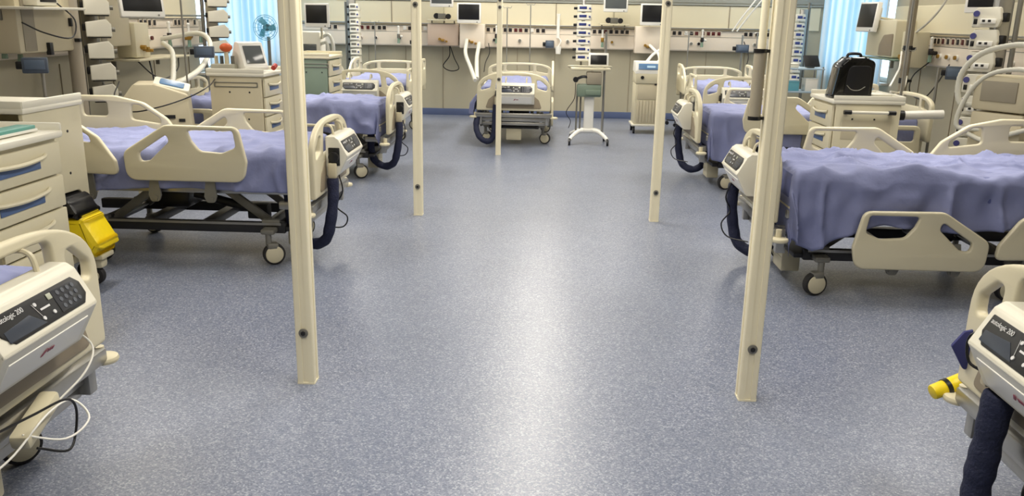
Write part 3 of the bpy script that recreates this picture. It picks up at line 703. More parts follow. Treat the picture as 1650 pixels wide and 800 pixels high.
# shelf units & housings on back wall rail
def shelf(label, loc, w_, rz=0, d_=.30, m_=CREAM):
    t = thing('wall_shelf', label, 'shelf', loc, rz); MB().box((0, 0, 0), (w_, d_, .022), bev=.006).build('board', m_, t)
    for s in (-1, 1): MB().box((s*w_*.4, d_/2-.02, -.05), (.02, .04, .09), bev=.004).build('bracket', GREYM, t)
    return t
shelf('cream equipment shelf below the high left monitor on the back wall', (-1.74, 14.0, 1.55), .46)
shelf('cream equipment shelf below the high right monitor on the back wall', (1.03, 14.0, 1.53), .46)
shelf('cream shelf high at the left edge of the picture on the left wall', (-4.1, 6.85, 1.61), .75, pi/2, .34, CREAM2)
shelf('green glass shelf on the right wall right of the black case', (4.2, 10.8, 1.20), 1.1, pi/2, .30, GLASSM)
shelf('cream shelf under the left wall rail beside the tall pump stack', (-4.2, 8.9, 1.13), 1.2, pi/2, .34)
def desk_item(name, label, loc, cat, parts, rz=0):
    t = thing(name, label, cat, loc, rz)
    for nm, mb, mt in parts: mb.build(nm, mt, t)
    return t
for k, (x, z, lb) in enumerate(((-1.74, 1.562, 'two small grey regulators on the high left shelf of the back wall'), (1.03, 1.542, 'small grey regulators on the high right shelf of the back wall'))):
    desk_item('regulator_set', lb, (x, 13.98, z), 'regulator', [('body', MB().box((0, 0, .045), (.12, .1, .09), bev=.01), GREYM), ('dial', MB().cyl((-.09, -.02, .05), (-.09, .06, .05), .045).cyl((.1, -.02, .045), (.1, .06, .045), .042), DARKM)])
desk_item('shelf_device', 'dark device with a cable on the upper left wall shelf', (-4.1, 6.8, 1.622), 'device', [('body', MB().box((0, 0, .07), (.2, .3, .13), bev=.02), CREAM2), ('screen', MB().box((.1, 0, .075), (.01, .22, .08), bev=.003), SCREEN), ('cable', MB().tube([(.1, .12, .03), (.2, .18, -.1), (.2, .1, -.24), (.1, -.1, -.2), (.05, -.3, -.12)], .006, seg=6), BLACK)])
def housing(label, loc, w_, h_, d_=.22, m_=RAILM, rz=0):
    t = thing('equipment_housing', label, 'equipment box', loc, rz)
    MB().box((0, 0, 0), (w_, d_, h_), bev=.012).build('body', m_, t)
    MB().box((.0, -d_/2-.03, -h_*.25), (.05, .06, .04), bev=.006).cyl((-.05, -d_/2, -h_*.2), (-.05, -d_/2-.05, -h_*.2), .022).cyl((.05, -d_/2, -h_*.3), (.07, -d_/2-.07, -h_*.3), .016).build('valve', BRASS, t)
    return t
housing('pale equipment box with brass valves on the rail left of the centre bed', (-1.24, 13.96, 1.31), .40, .38)
housing('pale equipment box with brass valves on the rail behind the cream machine', (1.58, 13.96, 1.30), .42, .42)
housing('grey box on the service rail under the high left monitor', (-1.72, 13.99, 1.32), .5, .34, .14, mat('rose_beige', srgb(196, 176, 158), .5))
housing('cream box with brass valve on the left wall rail behind the monitor', (-4.2, 8.55, 1.32), .3, .34, .2, CREAM, pi/2)
housing('cream box on the right wall rail beside the thick grey pole', (4.2, 10.1, 1.33), .28, .4, .2, CREAM, -pi/2)

# ------------------------------------------------------------- infusion pump stacks
def make_module(w_, h_, d_, scr):
    t = thing('infusion_pump', 'x', 'infusion pump')
    if scr is TAUPE:
        MB().prism(rnd([(-w_/2, -h_*.47, .008), (w_/2, -h_*.47, .008), (w_/2, h_*.15, .01), (w_*.32, h_*.42, .01), (-w_/2, h_*.26, .01)], n=3), -d_/2, d_/2, XZ, bev=.008).build('casing', CREAM2, t)
        MB().box((0, 0, -h_*.5), (w_*.9, d_*.8, h_*.06)).build('docking_gap', BLACK, t)
        MB().cyl((w_/2, 0, -h_*.1), (w_/2+.03, 0, -h_*.1), h_*.12, seg=12).build('dial', GREYM, t)
        MB().box((-w_/2-.012, .01, 0), (.03, d_*.5, h_*.35), bev=.006).build('clamp', BLACK, t)
        return t
    if w_ > .22:
        MB().prism(rnd([(-w_*.5, -h_*.50, .01), (w_*.42, -h_*.50, .02), (w_*.5, -h_*.1, .02), (w_*.42, h_*.50, .02), (-w_*.36, h_*.46, .01), (-w_*.5, h_*.22, .01)], n=3), -d_/2, d_/2, XZ, bev=.01).build('casing', CREAM2, t)
        MB().cyl((-w_*.36, -d_/2, h_*.16), (-w_*.36, -d_/2-.012, h_*.16), h_*.15, seg=16).build('dial', mat('violet_dial', srgb(70, 70, 128), .4), t)
        MB().box((-w_*.37, -d_/2-.003, -h_*.22), (w_*.13, .008, h_*.26), bev=.003).build('display', SCREEN, t)
        MB().box((w_*.08, -d_/2-.008, -h_*.2), (w_*.56, .02, h_*.26), bev=.008).build('syringe_holder', WHITEP, t)
        for q in (-.06, .14): MB().box((w_*q, -d_/2-.02, -h_*.18), (w_*.10, .008, h_*.11), bev=.002).build('plunger', BLACK, t)
        MB().box((w_*.52, .01, 0), (.05, d_*.7, h_*.45), bev=.01).build('clamp', BLACK, t)
        return t
    MB().prism(rnd([(-w_/2, -h_*.48, .01), (w_/2, -h_*.50, .01), (w_/2-.01, h_*.46, .01), (0, h_*.49, .01), (-w_/2, h_*.40, .01)], n=3), -d_/2, d_/2, XZ, bev=.006).build('casing', CREAM2, t)
    MB().box((-w_*.12, -d_/2-.002, h_*.08), (w_*.5, .006, h_*.34), bev=.002).build('display', scr, t)
    MB().cyl((w_*.34, -d_/2, 0), (w_*.34, -d_/2-.012, 0), h_*.13, seg=12).build('dial', BLUEP, t)
    MB().box((w_*.0, -d_/2-.004, -h_*.28), (w_*.82, .014, h_*.14), bev=.003).build('syringe_bar', WHITEP, t)
    MB().box((-w_/2-.02, .01, 0), (.05, d_*.5, h_*.35), bev=.006).build('clamp', BLACK, t)
    return t
def pump_stack(where, x, y, ztop, n, dz, rz, pole_off, pole=(.0, 1.9), scr=BLUEP, w_=.17, d_=.15, poler=.022, base=None, group=None, pole_m=GREYM):
    words = ['top']+[q+'-highest' for q in 'second third fourth fifth sixth seventh eighth ninth'.split()]
    R = Matrix.Rotation(rz, 3, 'Z'); po = R @ Vector((*pole_off, 0))
    s_ = thing('pump_rack_pole', 'pole of the pump stack '+where, 'pole', (x+po.x, y+po.y, 0))
    MB().cyl((0, 0, pole[0]), (0, 0, pole[1]), poler, seg=16).build('pole', pole_m, s_)
    q = R @ Vector((-pole_off[0], -pole_off[1], 0))
    MB().box((q.x*.6, q.y*.6, ztop-n*dz/2+dz/2), (.03+abs(q.x)*.6, .03+abs(q.y)*.6, n*dz), bev=.006).build('rack', STEEL, s_)
    if base == 'floor':
        bb = MB()
        for k in range(5):
            a = k*2*pi/5; bb.box((cos(a)*.14, sin(a)*.14, .085), (.28, .035, .03), rot=(0, 0, a), bev=.006)
        bb.build('foot', DARKM, s_)
        for k in range(5):
            a = k*2*pi/5; MB().cyl((cos(a)*.27, sin(a)*.27-.012, .035), (cos(a)*.27, sin(a)*.27+.012, .035), .035, seg=14).build('wheel', RUBBER, s_)
    m0 = None
    for k in range(n):
        if m0 is None: m0 = make_module(w_, dz*.92, d_, scr); mm = m0
        else: mm = copy_tree(m0)
        mm.location = (x, y, ztop-dz/2-k*dz); mm.rotation_euler = (0, 0, rz)
        tag(mm, '%s infusion pump in the stack %s' % ('topmost' if k == 0 else words[k], where), 'infusion pump', group or ('infusion pumps in the stack '+where))
    return s_
pump_stack('beside the thick grey pole on the left wall', -4.05, 7.62, 1.93, 6, .19, radians(30), (-.16, .05), (.3, 2.6), scr=TAUPE, w_=.21)
pump_stack('in front of the left curtain', -4.05, 10.45, 1.84, 4, .18, radians(25), (-.17, .04), (.1, 2.4), scr=TAUPE, w_=.23, base='floor')
pump_stack('by the left end of the back wall', -3.0, 13.3, 1.78, 9, .112, 0, (-.16, .08), (.1, 1.8), scr=GREYM, w_=.15, base='floor')
pump_stack('behind the nearest right post', 3.74, 13.2, 1.74, 9, .125, 0, (.14, .04), (.1, 1.9), scr=BLUEP, w_=.14, base='floor')
pump_stack('by the right wall near the white hoses', 3.96, 8.0, 1.78, 7, .195, radians(-50), (.21, .05), (.1, 2.5), scr=BLUEP, w_=.25, base='floor')
# thick pole left wall
def upright(name, label, x, y, z0, z1, r, m_=GREYM, cat='pole', extra=None):
    t = thing(name, label, cat, (x, y, 0)); MB().cyl((0, 0, z0), (0, 0, z1), r, seg=20).build('pole', m_, t)
    if extra: extra(t)
    return t
def clampx(zs, r):
    def f(t):
        for z in zs: MB().cyl((0, 0, z-.03), (0, 0, z+.03), r, seg=16).box((r, -r*.6, z), (.05, .04, .03), bev=.005).build('clamp', BLACK, t)
    return f
upright('support_column', 'thick grey column left of the tall left pump stack', -4.14, 7.36, 0, ZC, .058, mat('warm_grey', srgb(170, 160, 142), .5), extra=clampx([1.35], .055))
upright('support_column', 'thick grey brown column on the right wall before the window', 3.98, 9.75, 0, ZC, .045, mat('warm_grey_dark', srgb(138, 128, 108), .5), extra=clampx([1.35, 1.0], .05))
# IV poles
def iv_pole(label, x, y, h_, hooks=True, base=True, r=.009, m_=STEEL):
    t = thing('drip_stand', label, 'drip stand', (x, y, 0), 0, 'thin drip stands')
    MB().cyl((0, 0, .08 if base else .5), (0, 0, h_), r, seg=10).build('pole', m_, t)
    if hooks: MB().tube([(-.07, 0, h_+.03), (-.05, 0, h_), (0, 0, h_+.01), (.05, 0, h_), (.07, 0, h_+.03)], .004, seg=6).build('hook', m_, t)
    if base:
        b = MB()
        for k in range(5):
            a = k*2*pi/5+.3; b.box((cos(a)*.13, sin(a)*.13, .075), (.26, .025, .02), rot=(0, 0, a), bev=.004)
            b.cyl((cos(a)*.25, sin(a)*.25-.01, .03), (cos(a)*.25, sin(a)*.25+.01, .03), .03, seg=12)
        b.build('base', DARKM, t)
    return t
iv_pole('thin drip stand behind the centre bed, just right of the thin post', -.66, 13.45, 1.75)
iv_pole('thin drip stand in the middle behind the centre bed headboard', -.30, 13.55, 1.80)
iv_pole('thin drip stand at the left end of the right back bed', 2.15, 13.45, 1.42)
iv_pole('thin drip stand at the right side of the right back bed', 3.16, 13.3, 1.44)
iv_pole('thin drip stand behind the left back bed', -2.72, 13.4, 1.50)
iv_pole('drip stand standing left of the cream monitor trolley', -3.42, 7.95, 2.3)
iv_pole('tall drip stand right of the right trolley', 3.22, 7.9, 2.3, r=.013)
iv_pole('drip stand in front of the right wall rail', 3.75, 9.15, 1.34)
iv_pole('short drip stand at the far left edge', -4.0, 6.60, 1.16, hooks=False, r=.014)
iv_pole('short dark drip stand beside the pump stack near the right wall', 3.86, 8.65, 1.2, hooks=False, r=.014, m_=GREYM)
# clamped blue-grey displays
def small_display(label, loc, rz, w_=.15, h_=.12, pole=None):
    t = thing('clamped_display', label, 'display', loc, rz)
    MB().box((0, 0, 0), (w_, .07, h_), bev=.01).build('casing', mat('slate_casing', srgb(72, 82, 96), .4), t)
    MB().box((0, -.036, .006), (w_*.78, .006, h_*.6), bev=.002).build('screen', mat('slate_lcd', srgb(88, 102, 120), .3), t)
    MB().box((-w_/2-.02, .03, 0), (.05, .06, .06), bev=.008).build('clamp', BLACK, t)
    if pole: MB().cyl((0, .05, -pole), (0, .05, .2), .014).build('pole', STEEL, t)
    return t
small_display('blue grey display on a pole behind the right back bed', (2.95, 13.3, 1.21), 0, .19, .12, .45)
small_display('dark display on the back rail left of the white suction bottle', (.01, 14.08, 1.20), 0, .14, .12)
small_display('blue grey display clamped at the left edge below the wall rail', (-3.99, 6.50, 1.18), radians(25), .18, .12)
small_display('dark display clamped left of the cream trolley monitor', (-3.62, 8.9, 1.20), radians(15), .20, .12)
small_display('dark display below the right wall rail beside the pump stack', (4.02, 8.66, 1.15), radians(-30), .15, .13)
small_display('green grey display below the back rail, behind the second left post', (-2.12, 13.7, 1.20), 0, .12, .14, 1.2)
t = thing('suction_bottle', 'white cylindrical suction bottle on the back rail right of the centre bed', 'bottle', (.14, 14.05, 0))
MB().cyl((0, 0, 1.3), (0, 0, 1.65), .028, r2=.024).cyl((0, 0, 1.65), (0, 0, 1.68), .03).build('tube', WHITEP, t); MB().cyl((.01, -.05, 1.05), (.01, -.05, 1.17), .04, r2=.05).build('cup', WHITEP, t); MB().tube([(0, 0, 1.32), (.05, -.05, 1.25), (.01, -.05, 1.17)], .01).build('connecting_tube', WHITEP, t)

def flow_meter(label, loc, rz, m1, m2, tube=True):
    t = thing('flow_meter', label, 'flow meter', loc, rz, 'flow meters on the service rails')
    MB().cyl((0, 0, 0), (0, -.07, 0), .022).cyl((0, -.07, -.02), (0, -.07, .05), .026, bev=.004).build('valve', m1, t)
    MB().cyl((0, -.07, .05), (0, -.07, .15), .016).sph((0, -.07, .16), .02).build('gauge_tube', WHITEP, t)
    MB().cyl((.03, -.07, .01), (.065, -.07, .01), .018).build('knob', m2, t)
    MB().cyl((0, -.07, -.10), (0, -.07, -.02), .024, r2=.018).build('outlet_cup', GLASSM if tube else m2, t)
    return t
PINK = mat('pink_plastic', srgb(206, 168, 160), .5)
for lb, loc, rz, m1, m2 in (
    ('white and pink flow meter at the far left edge below the wall shelf', (-4.37, 6.62, 1.32), pi/2, PINK, WHITEP),
    ('red knobbed flow meter at the far left edge, further along the rail', (-4.37, 6.82, 1.28), pi/2, DKRED, BRASS),
    ('dark flow meter on the left wall rail right of the large monitor', (-4.37, 9.62, 1.32), pi/2, SOCK, DKRED),
    ('brass flow meter on the left wall rail above the arching hose', (-4.37, 10.15, 1.30), pi/2, BRASS, BRASS),
    ('pale flow meter on the left wall rail nearest the left curtain', (-4.37, 10.5, 1.34), pi/2, BEIGE, WHITEP),
    ('grey flow meter on the back rail above the left back bed', (-2.46, 14.1, 1.27), 0, GREYM, WHITEP),
    ('dark flow meter on the back rail behind the thin post', (-.86, 14.1, 1.30), 0, SOCK, SOCK),
    ('brass flow meter on the back rail right of the pump stack on the cart', (.86, 14.1, 1.27), 0, BRASS, WHITEP),
    ('dark flow meter on the back rail above the right back bed', (2.46, 14.1, 1.30), 0, SOCK, WHITEP),
    ('brass ringed flow meter at the right end of the back rail', (3.42, 14.1, 1.26), 0, BRASS, BRASS),
    ('black flow meter on the right wall rail behind the thick grey brown column', (4.37, 9.9, 1.30), -pi/2, SOCK, SOCK),
    ('pale flow meter on the right wall rail beside the black one', (4.37, 10.2, 1.34), -pi/2, CREAM, BRASS)):
    flow_meter(lb, loc, rz, m1, m2)
# ------------------------------------------------------------- pump cart in the middle
t = thing('ventilator_cart', 'wheeled cart with curved white foot carrying a monitor, right of the centre bed', 'cart', (.55, 11.25, 0))
b = MB()
for s in (-1, 1):
    b.tube([(0, -.02, .17), (s*.12, -.06, .165), (s*.21, -.16, .11), (s*.245, -.22, .075)], lambda q: .032-.008*q, seg=10)
    b.tube([(0, .04, .17), (s*.12, .10, .16), (s*.22, .20, .10)], lambda q: .030-.008*q, seg=10)
b.box((0, 0, .175), (.14, .14, .045), bev=.015)
b.build('curved_base', WHITEP, t)
for (x, y) in ((-.25, -.235), (.25, -.235), (-.23, .21), (.23, .21)):
    MB().cyl((x-.014, y, .04), (x+.014, y, .04), .04, seg=18, bev=.004).cyl((x, y, .04), (x, y, .085), .01).build('caster', BLACK, t)
MB().box((0, 0, .42), (.13, .08, .50), bev=.015).build('column', WHITEP, t)
for s in (-.16, -.11, .19): MB().cyl((s, .06, .16 if s < 0 else .1), (s, .06, .75 if s < 0 else 1.45), .012 if s < 0 else .016).build('side_pole', GREYM if s < 0 else STEEL, t)
MB().box((-.01, -.02, .70), (.32, .20, .16), bev=.02).box((.04, -.12, .68), (.20, .05, .07), bev=.01).build('drive_unit', GREEND, t)
MB().box((.05, -.03, .86), (.20, .18, .16), bev=.015).build('upper_unit', TAUPE, t)
MB().cyl((-.19, -.12, .84), (-.19, -.02, .84), .035).tube([(-.19, -.08, .84), (-.1, -.1, .88), (-.02, -.1, .87)], .018).build('sensor_head', BLACK, t)
MB().box((0, 0, .975), (.52, .26, .03), bev=.01).tube([(-.26, -.1, .99), (-.28, -.2, 1.02), (.0, -.22, 1.02), (.24, -.2, 1.02), (.26, -.1, .99)], .009).build('tray', CREAM, t)
MB().box((.10, .0, 1.09), (.26, .05, .18), rot=(-.15, 0, 0), bev=.012).build('display', WHITEP, t)
MB().box((.10, -.032, 1.095), (.21, .006, .12), rot=(-.15, 0, 0), bev=.002).build('display_screen', SCREEN, t)
MB().tube([(-.19, -.1, .80), (-.20, -.12, .60), (-.30, -.1, .42), (-.24, -.06, .30), (-.26, -.02, .2)], .005, seg=6).build('cable', BLACK, t)
pump_stack('on the wheeled cart right of the centre bed', .45, 11.36, 1.79, 7, .104, 0, (-.02, .10), (.99, 1.82), scr=mat('deep_blue_display', srgb(48, 60, 120), .3), w_=.19, d_=.13, poler=.014)
# cream machine on castors
t = thing('dialysis_machine', 'cream upright machine with blue grey display, behind the second right post', 'machine', (1.47, 12.55, 0))
MB().box((0, 0, .42), (.42, .42, .60), bev=.012).box((0, -.01, .80), (.43, .44, .16), bev=.02).build('cabinet', CREAM, t)
MB().box((0, -.216, .60), (.36, .012, .20), bev=.004).build('upper_door', BEIGE, t)
gv = MB()
for k in range(8): gv.box((-.16+k*.045, -.216, .32), (.036, .01, .32), bev=.004)
gv.build('ribbed_door', BEIGE, t)
MB().prism(rnd([(-.23, .86, .01), (-.23, .90, .01), (-.19, 1.03, .02), (.15, 1.03, .02), (.2, .88, .01)], n=3), -.22, .22, Matrix(((0, 0, 1, 0), (1, 0, 0, 0), (0, 1, 0, 0), (0, 0, 0, 1))), bev=.008).build('head', WHITEP, t)
MB().box((0, -.222, .962), (.36, .01, .085), rot=(-.29, 0, 0), bev=.003).build('display', BLUESC, t)
MB().box((0, -.230, .962), (.12, .006, .03), rot=(-.29, 0, 0)).build('display_digits', mat('pale_digits', srgb(190, 220, 240), .4), t)
MB().cyl((-.12, -.23, .81), (-.12, -.25, .81), .024).build('port', BLACK, t); MB().box((.11, -.228, .715), (.10, .014, .02)).build('nameplate', DARKM, t)
MB().box((0, 0, .125), (.48, .46, .03), bev=.008).build('plinth', CREAM2, t)
for (x, y) in ((-.2, -.18), (.2, -.18), (-.2, .18), (.2, .18)): MB().cyl((x-.015, y, .045), (x+.015, y, .045), .045, seg=16).box((x, y, .09), (.03, .05, .05), bev=.005).build('caster', BLACK, t)
# left ventilator with tilted blue screen
t = thing('bedside_ventilator', 'beige ventilator with tilted blue screen behind the raised-rail bed', 'ventilator', (-3.33, 7.1, 0), radians(20))
MB().prism(rnd([(-.28, .60, .02), (-.28, .86, .05), (-.16, 1.02, .04), (.0, 1.02, .03), (.26, .93, .04), (.28, .60, .02)], n=4), -.20, .20, XZ, bev=.012).build('body', BEIGE, t)
MB().box((.02, 0, .34), (.44, .34, .52), bev=.012).build('cabinet', BEIGE, t)
MB().plate(rnd([(-.17, -.10, .03), (.17, -.10, .03), (.17, .10, .03), (-.17, .10, .03)], n=4), (), .03, .008, TR((.13, -.03, 1.00), (radians(18), radians(14), 0)) @ Matrix.Scale(.85, 4)).build('screen_bezel', CREAM2, t)
MB().plate(rnd([(-.11, -.07, .03), (.12, -.07, .03), (.12, .06, .03), (-.11, .06, .03)], n=4), (), .012, .003, TR((.13, -.035, 1.016), (radians(18), radians(14), 0)) @ Matrix.Scale(.85, 4)).build('screen', BLUESC, t)
MB().box((.10, -.202, .75), (.10, .01, .03)).box((.20, -.202, .72), (.05, .01, .025)).build('port', DARKM, t)
for (x, y) in ((-.15, -.12), (.19, -.12), (-.15, .12), (.19, .12)): MB().cyl((x-.012, y, .04), (x+.012, y, .04), .04, seg=14).cyl((x, y, .04), (x, y, .09), .01).build('caster', BLACK, t)
# monitor on cream trolley + orange lamp
t = thing('slanted_monitor', 'white wedge-shaped monitor with grey screen on the cream left trolley', 'monitor', (-2.72, 7.74, 1.105), radians(-42))
MB().prism(rnd([(-.13, 0, .02), (.10, 0, .01), (.10, .03, .01), (.0, .24, .03), (-.07, .25, .03), (-.14, .10, .03)], n=4), -.12, .12, XZ, bev=.01).build('casing', WHITEP, t)
d = Vector((-.10, 0, .21)).normalized()
MB().box((.058, 0, .135), (.006, .18, .17), rot=(0, -radians(25.5), 0), bev=.002).build('screen', GSCREEN, t)
t = thing('warning_light', 'small orange round device on the cream left trolley, left of the wedge monitor', 'device', (-2.90, 7.62, 1.1)); MB().cyl((0, 0, 0), (0, 0, .16), .018).build('stem', CREAM, t); MB().sph((0, 0, .20), .05, (1.1, 1, .8)).build('cap', ORANGE, t)
t = thing('tool_rack', 'clear rack of small bottles on the cream left trolley', 'rack', (-2.93, 7.66, 1.095)); MB().box((0, 0, .03), (.22, .14, .06), bev=.01).build('tray', mat('clear_grey', srgb(170, 168, 154), .3), t)
for k in range(4): MB().cyl((-.08+k*.05, 0, .04), (-.08+k*.05, 0, .13), .016).build('bottle', (BEIGE, GSCREEN, CREAM, GREYM)[k], t)
t = thing('red_connector', 'small red and black connectors at the right edge of the cream left trolley', 'connector', (-2.52, 7.78, 1.12)); MB().cyl((0, -.03, .0), (0, .03, .02), .022).build('red_plug', RED, t); MB().cyl((.05, .04, -.01), (.09, .06, -.01), .024).build('black_plug', BLACK, t)
t = thing('standing_fan', 'teal blue standing fan before the left curtain', 'fan', (-3.78, 11.5, 0))
MB().cyl((0, 0, .03), (0, 0, 1.3), .022).cyl((0, 0, 0), (0, 0, .03), .2, seg=24).build('stand', GREYM, t)
MB().cyl((-.02, -.02, 1.42), (-.02, .06, 1.42), .045).build('motor', DARKM, t)
g = MB()
for r_ in (.06, .10, .14, .165): g.tube([(-.02+r_*cos(a*pi/10), -.05, 1.42+r_*sin(a*pi/10)) for a in range(21)], .004, seg=6, smooth=False)
for a in range(16): g.tube([(-.02, -.06, 1.42), (-.02+.165*cos(a*pi/8), -.05, 1.42+.165*sin(a*pi/8))], .0025, seg=5, smooth=False)
g.build('guard', SKYB, t)
bl = MB()
for k in range(3):
    bl.prism([(.02, 0), (.12, .05), (.14, -.03), (.05, -.05)], -.003, .003, TR((-.02, -.035, 1.42)) @ XZ @ Matrix.Rotation(k*2*pi/3, 4, 'Z') @ Matrix.Rotation(.3, 4, 'X'))
bl.build('blade', SKYB, t)
# green-grey trolley items: anaesthesia parts and yellow bag
t = thing('anaesthesia_unit', 'white and grey anaesthesia unit behind the grey green trolley', 'medical unit', (-3.22, 11.55, 0))
MB().box((0, 0, .45), (.44, .4, .80), bev=.02).build('cabinet', CREAM, t); MB().box((0, -.02, 1.12), (.34, .3, .52), bev=.02).build('upper_body', CREAM2, t)
MB().box((.0, -.18, 1.17), (.24, .02, .10), bev=.004).build('flow_meter', GSCREEN, t)
for x in (-.1, 0, .1): MB().cyl((x, -.2, 1.06), (x, -.22, 1.06), .028).build('dial', DARKM, t)
MB().tube([(.16, -.12, 1.3), (.3, -.2, 1.34), (.36, -.22, 1.2), (.34, -.2, 1.02)], .022, ribs=.12, n=10).tube([(.16, -.12, 1.22), (.26, -.2, 1.24), (.29, -.22, 1.14), (.28, -.2, .98)], .02, ribs=.12, n=10).build('breathing_hose', TUBEM, t)
for (x, y) in ((-.17, -.15), (.17, -.15), (-.17, .15), (.17, .15)): MB().cyl((x-.012, y, .04), (x+.012, y, .04), .04, seg=14).build('caster', BLACK, t)
t = thing('yellow_bag', 'small yellow bag hanging from the grey green trolley', 'bag', (-2.83, 9.58, 0)); bag(-.05, .05, -.02, .02, .98, 1.12, 4).build('bag', YEL, t)

# ------------------------------------------------------------- wall cabinets left & right
t = thing('wall_column', 'broad beige wall cabinet at the upper left, above the rail', 'cabinet', (-4.27, 6.95, 0))
MB().box((0, 0, 1.72), (.30, .80, .92), bev=.02).build('body', BEIGE, t); MB().box((.152, -.26, 1.72), (.01, .16, .88), bev=.004).build('side_panel', TAUPE, t); MB().box((.16, .33, 1.5), (.03, .03, .07), bev=.005).box((.16, -.02, 1.29), (.04, .05, .10), bev=.005).build('latch', BLACK, t)
t = thing('wall_column', 'beige wall cabinet behind the tall left pump stack', 'cabinet', (-4.27, 8.05, 0))
MB().box((0, 0, 1.72), (.28, .66, .9), bev=.02).build('body', BEIGE, t); MB().box((.142, -.2, 1.7), (.01, .10, .86), bev=.004).build('side_panel', TAUPE, t)
t = thing('monitor_housing', 'beige housing with rounded grey recess right of the right curtain', 'equipment box', (4.2, 10.85, 0))
MB().prism(rnd([(-.45, 1.22, .02), (-.45, 1.66, .03), (.30, 1.66, .08), (.45, 1.50, .05), (.45, 1.22, .02)], n=4), -.12, .12, Matrix(((0, 0, 1, 0), (1, 0, 0, 0), (0, 1, 0, 0), (0, 0, 0, 1))), bev=.01).build('body', CREAM, t)
MB().plate(rnd([(-.40, 1.24, .01), (.0, 1.24, .01), (.0, 1.36, .1), (-.12, 1.48, .08), (-.40, 1.50, .02)], n=5), (), .01, .002, Matrix.Translation((-.124, 0, 0)) @ YZ).build('recess', BRONZE, t)
# machine with thick white hoses at the right edge
t = thing('breathing_machine', 'beige breathing machine with thick white hoses at the right edge', 'machine', (3.78, 7.05, 0), radians(-60))
MB().box((0, 0, .5), (.44, .40, .86), bev=.02).build('cabinet', BEIGE, t)
MB().box((0, -.02, 1.08), (.46, .38, .28), bev=.03).build('head', BEIGE, t)
MB().box((0, -.215, 1.1), (.3, .01, .16), bev=.004).build('front_panel', TAUPE, t)
MB().tube([(-.15, -.1, 1.0), (-.32, -.2, .98), (-.36, -.2, 1.2), (-.25, -.15, 1.38), (-.02, -.1, 1.46), (.2, -.1, 1.46)], .022, ribs=.12, n=14, seg=12).build('upper_hose', TUBEM, t)
MB().tube([(-.12, -.18, .78), (-.30, -.24, .80), (-.26, -.22, 1.05), (-.12, -.2, 1.22), (.1, -.2, 1.28), (.3, -.2, 1.26)], .018, ribs=.12, n=14, seg=12).build('middle_hose', TUBEM, t)
MB().tube([(-.2, -.22, .74), (-.05, -.24, .71), (.1, -.24, .76), (.3, -.22, .84)], .018, ribs=.12, n=12, seg=10).build('lower_hose', TUBEM, t)
for (x, y) in ((-.17, -.15), (.17, -.15), (-.17, .15), (.17, .15)): MB().cyl((x-.012, y, .04), (x+.012, y, .04), .04, seg=14).cyl((x, y, .04), (x, y, .09), .012).build('caster', BLACK, t)
# glassy trolley before the right curtain
t = thing('instrument_cart', 'pale blue cluttered instrument cart before the right curtain', 'cart', (3.35, 11.6, 0))
for z in (.35, .72, 1.02): MB().box((0, 0, z), (.56, .4, .02), bev=.004).build('shelf', mat('pale_blue_shelf', srgb(178, 198, 214), .3), t)
for (x, y) in ((-.26, -.18), (.26, -.18), (-.26, .18), (.26, .18)):
    MB().cyl((x, y, .07), (x, y, 1.05), .011).build('leg', STEEL, t); MB().cyl((x-.012, y, .035), (x+.012, y, .035), .035, seg=12).build('caster', RUBBER, t)
for k, (x, z, w_, h_, m_, lb) in enumerate(((-.12, .73, .2, .12, SKYB, 'pale blue box on the middle shelf of the instrument cart'), (.14, .73, .16, .16, WHITEP, 'white box on the middle shelf of the instrument cart'), (-.05, .36, .3, .16, BLUEP, 'deep blue box on the bottom shelf of the instrument cart'), (-.14, 1.03, .18, .05, CREAM2, 'flat cream box on top of the instrument cart'))):
    o = MB().box((0, 0, h_/2), (w_, .2, h_), bev=.01).box((0, 0, h_), (w_*1.03, .21, .012), bev=.003).build('supply_box', m_, loc=(3.35+x, 11.55, z)); tag(o, lb, 'box', 'boxes on the instrument cart')
t = thing('tilted_tablet', 'small dark tilted screen on top of the instrument cart', 'screen', (3.47, 11.5, 1.03)); MB().box((0, 0, .09), (.22, .02, .16), rot=(-.5, 0, .3), bev=.005).build('casing', DARKM, t); MB().box((0, .05, .02), (.1, .1, .04), bev=.005).build('stand', GREYM, t)
t = thing('refuse_bin', 'dark teal bin low behind the nearest right post', 'bin', (3.05, 10.3, 0)); MB().cyl((0, 0, 0), (0, 0, .62), .14, r2=.17, seg=24).build('body', mat('dark_teal', srgb(62, 92, 104), .5), t); MB().cyl((0, 0, .62), (0, 0, .66), .175, seg=24, bev=.01).build('lid', mat('dark_teal2', srgb(52, 80, 92), .5), t)
# second row right: white roll beside trolley push bar
t = thing('monitor_grip', 'white tubular handle with black knob right of the right trolley', 'handle', (3.25, 7.9, .80)); MB().cyl((.02, 0, 0), (.36, -.03, .02), .04).build('roll', WHITEP, t); MB().cyl((-.03, 0, 0), (.02, 0, 0), .045).build('knob', BLACK, t)

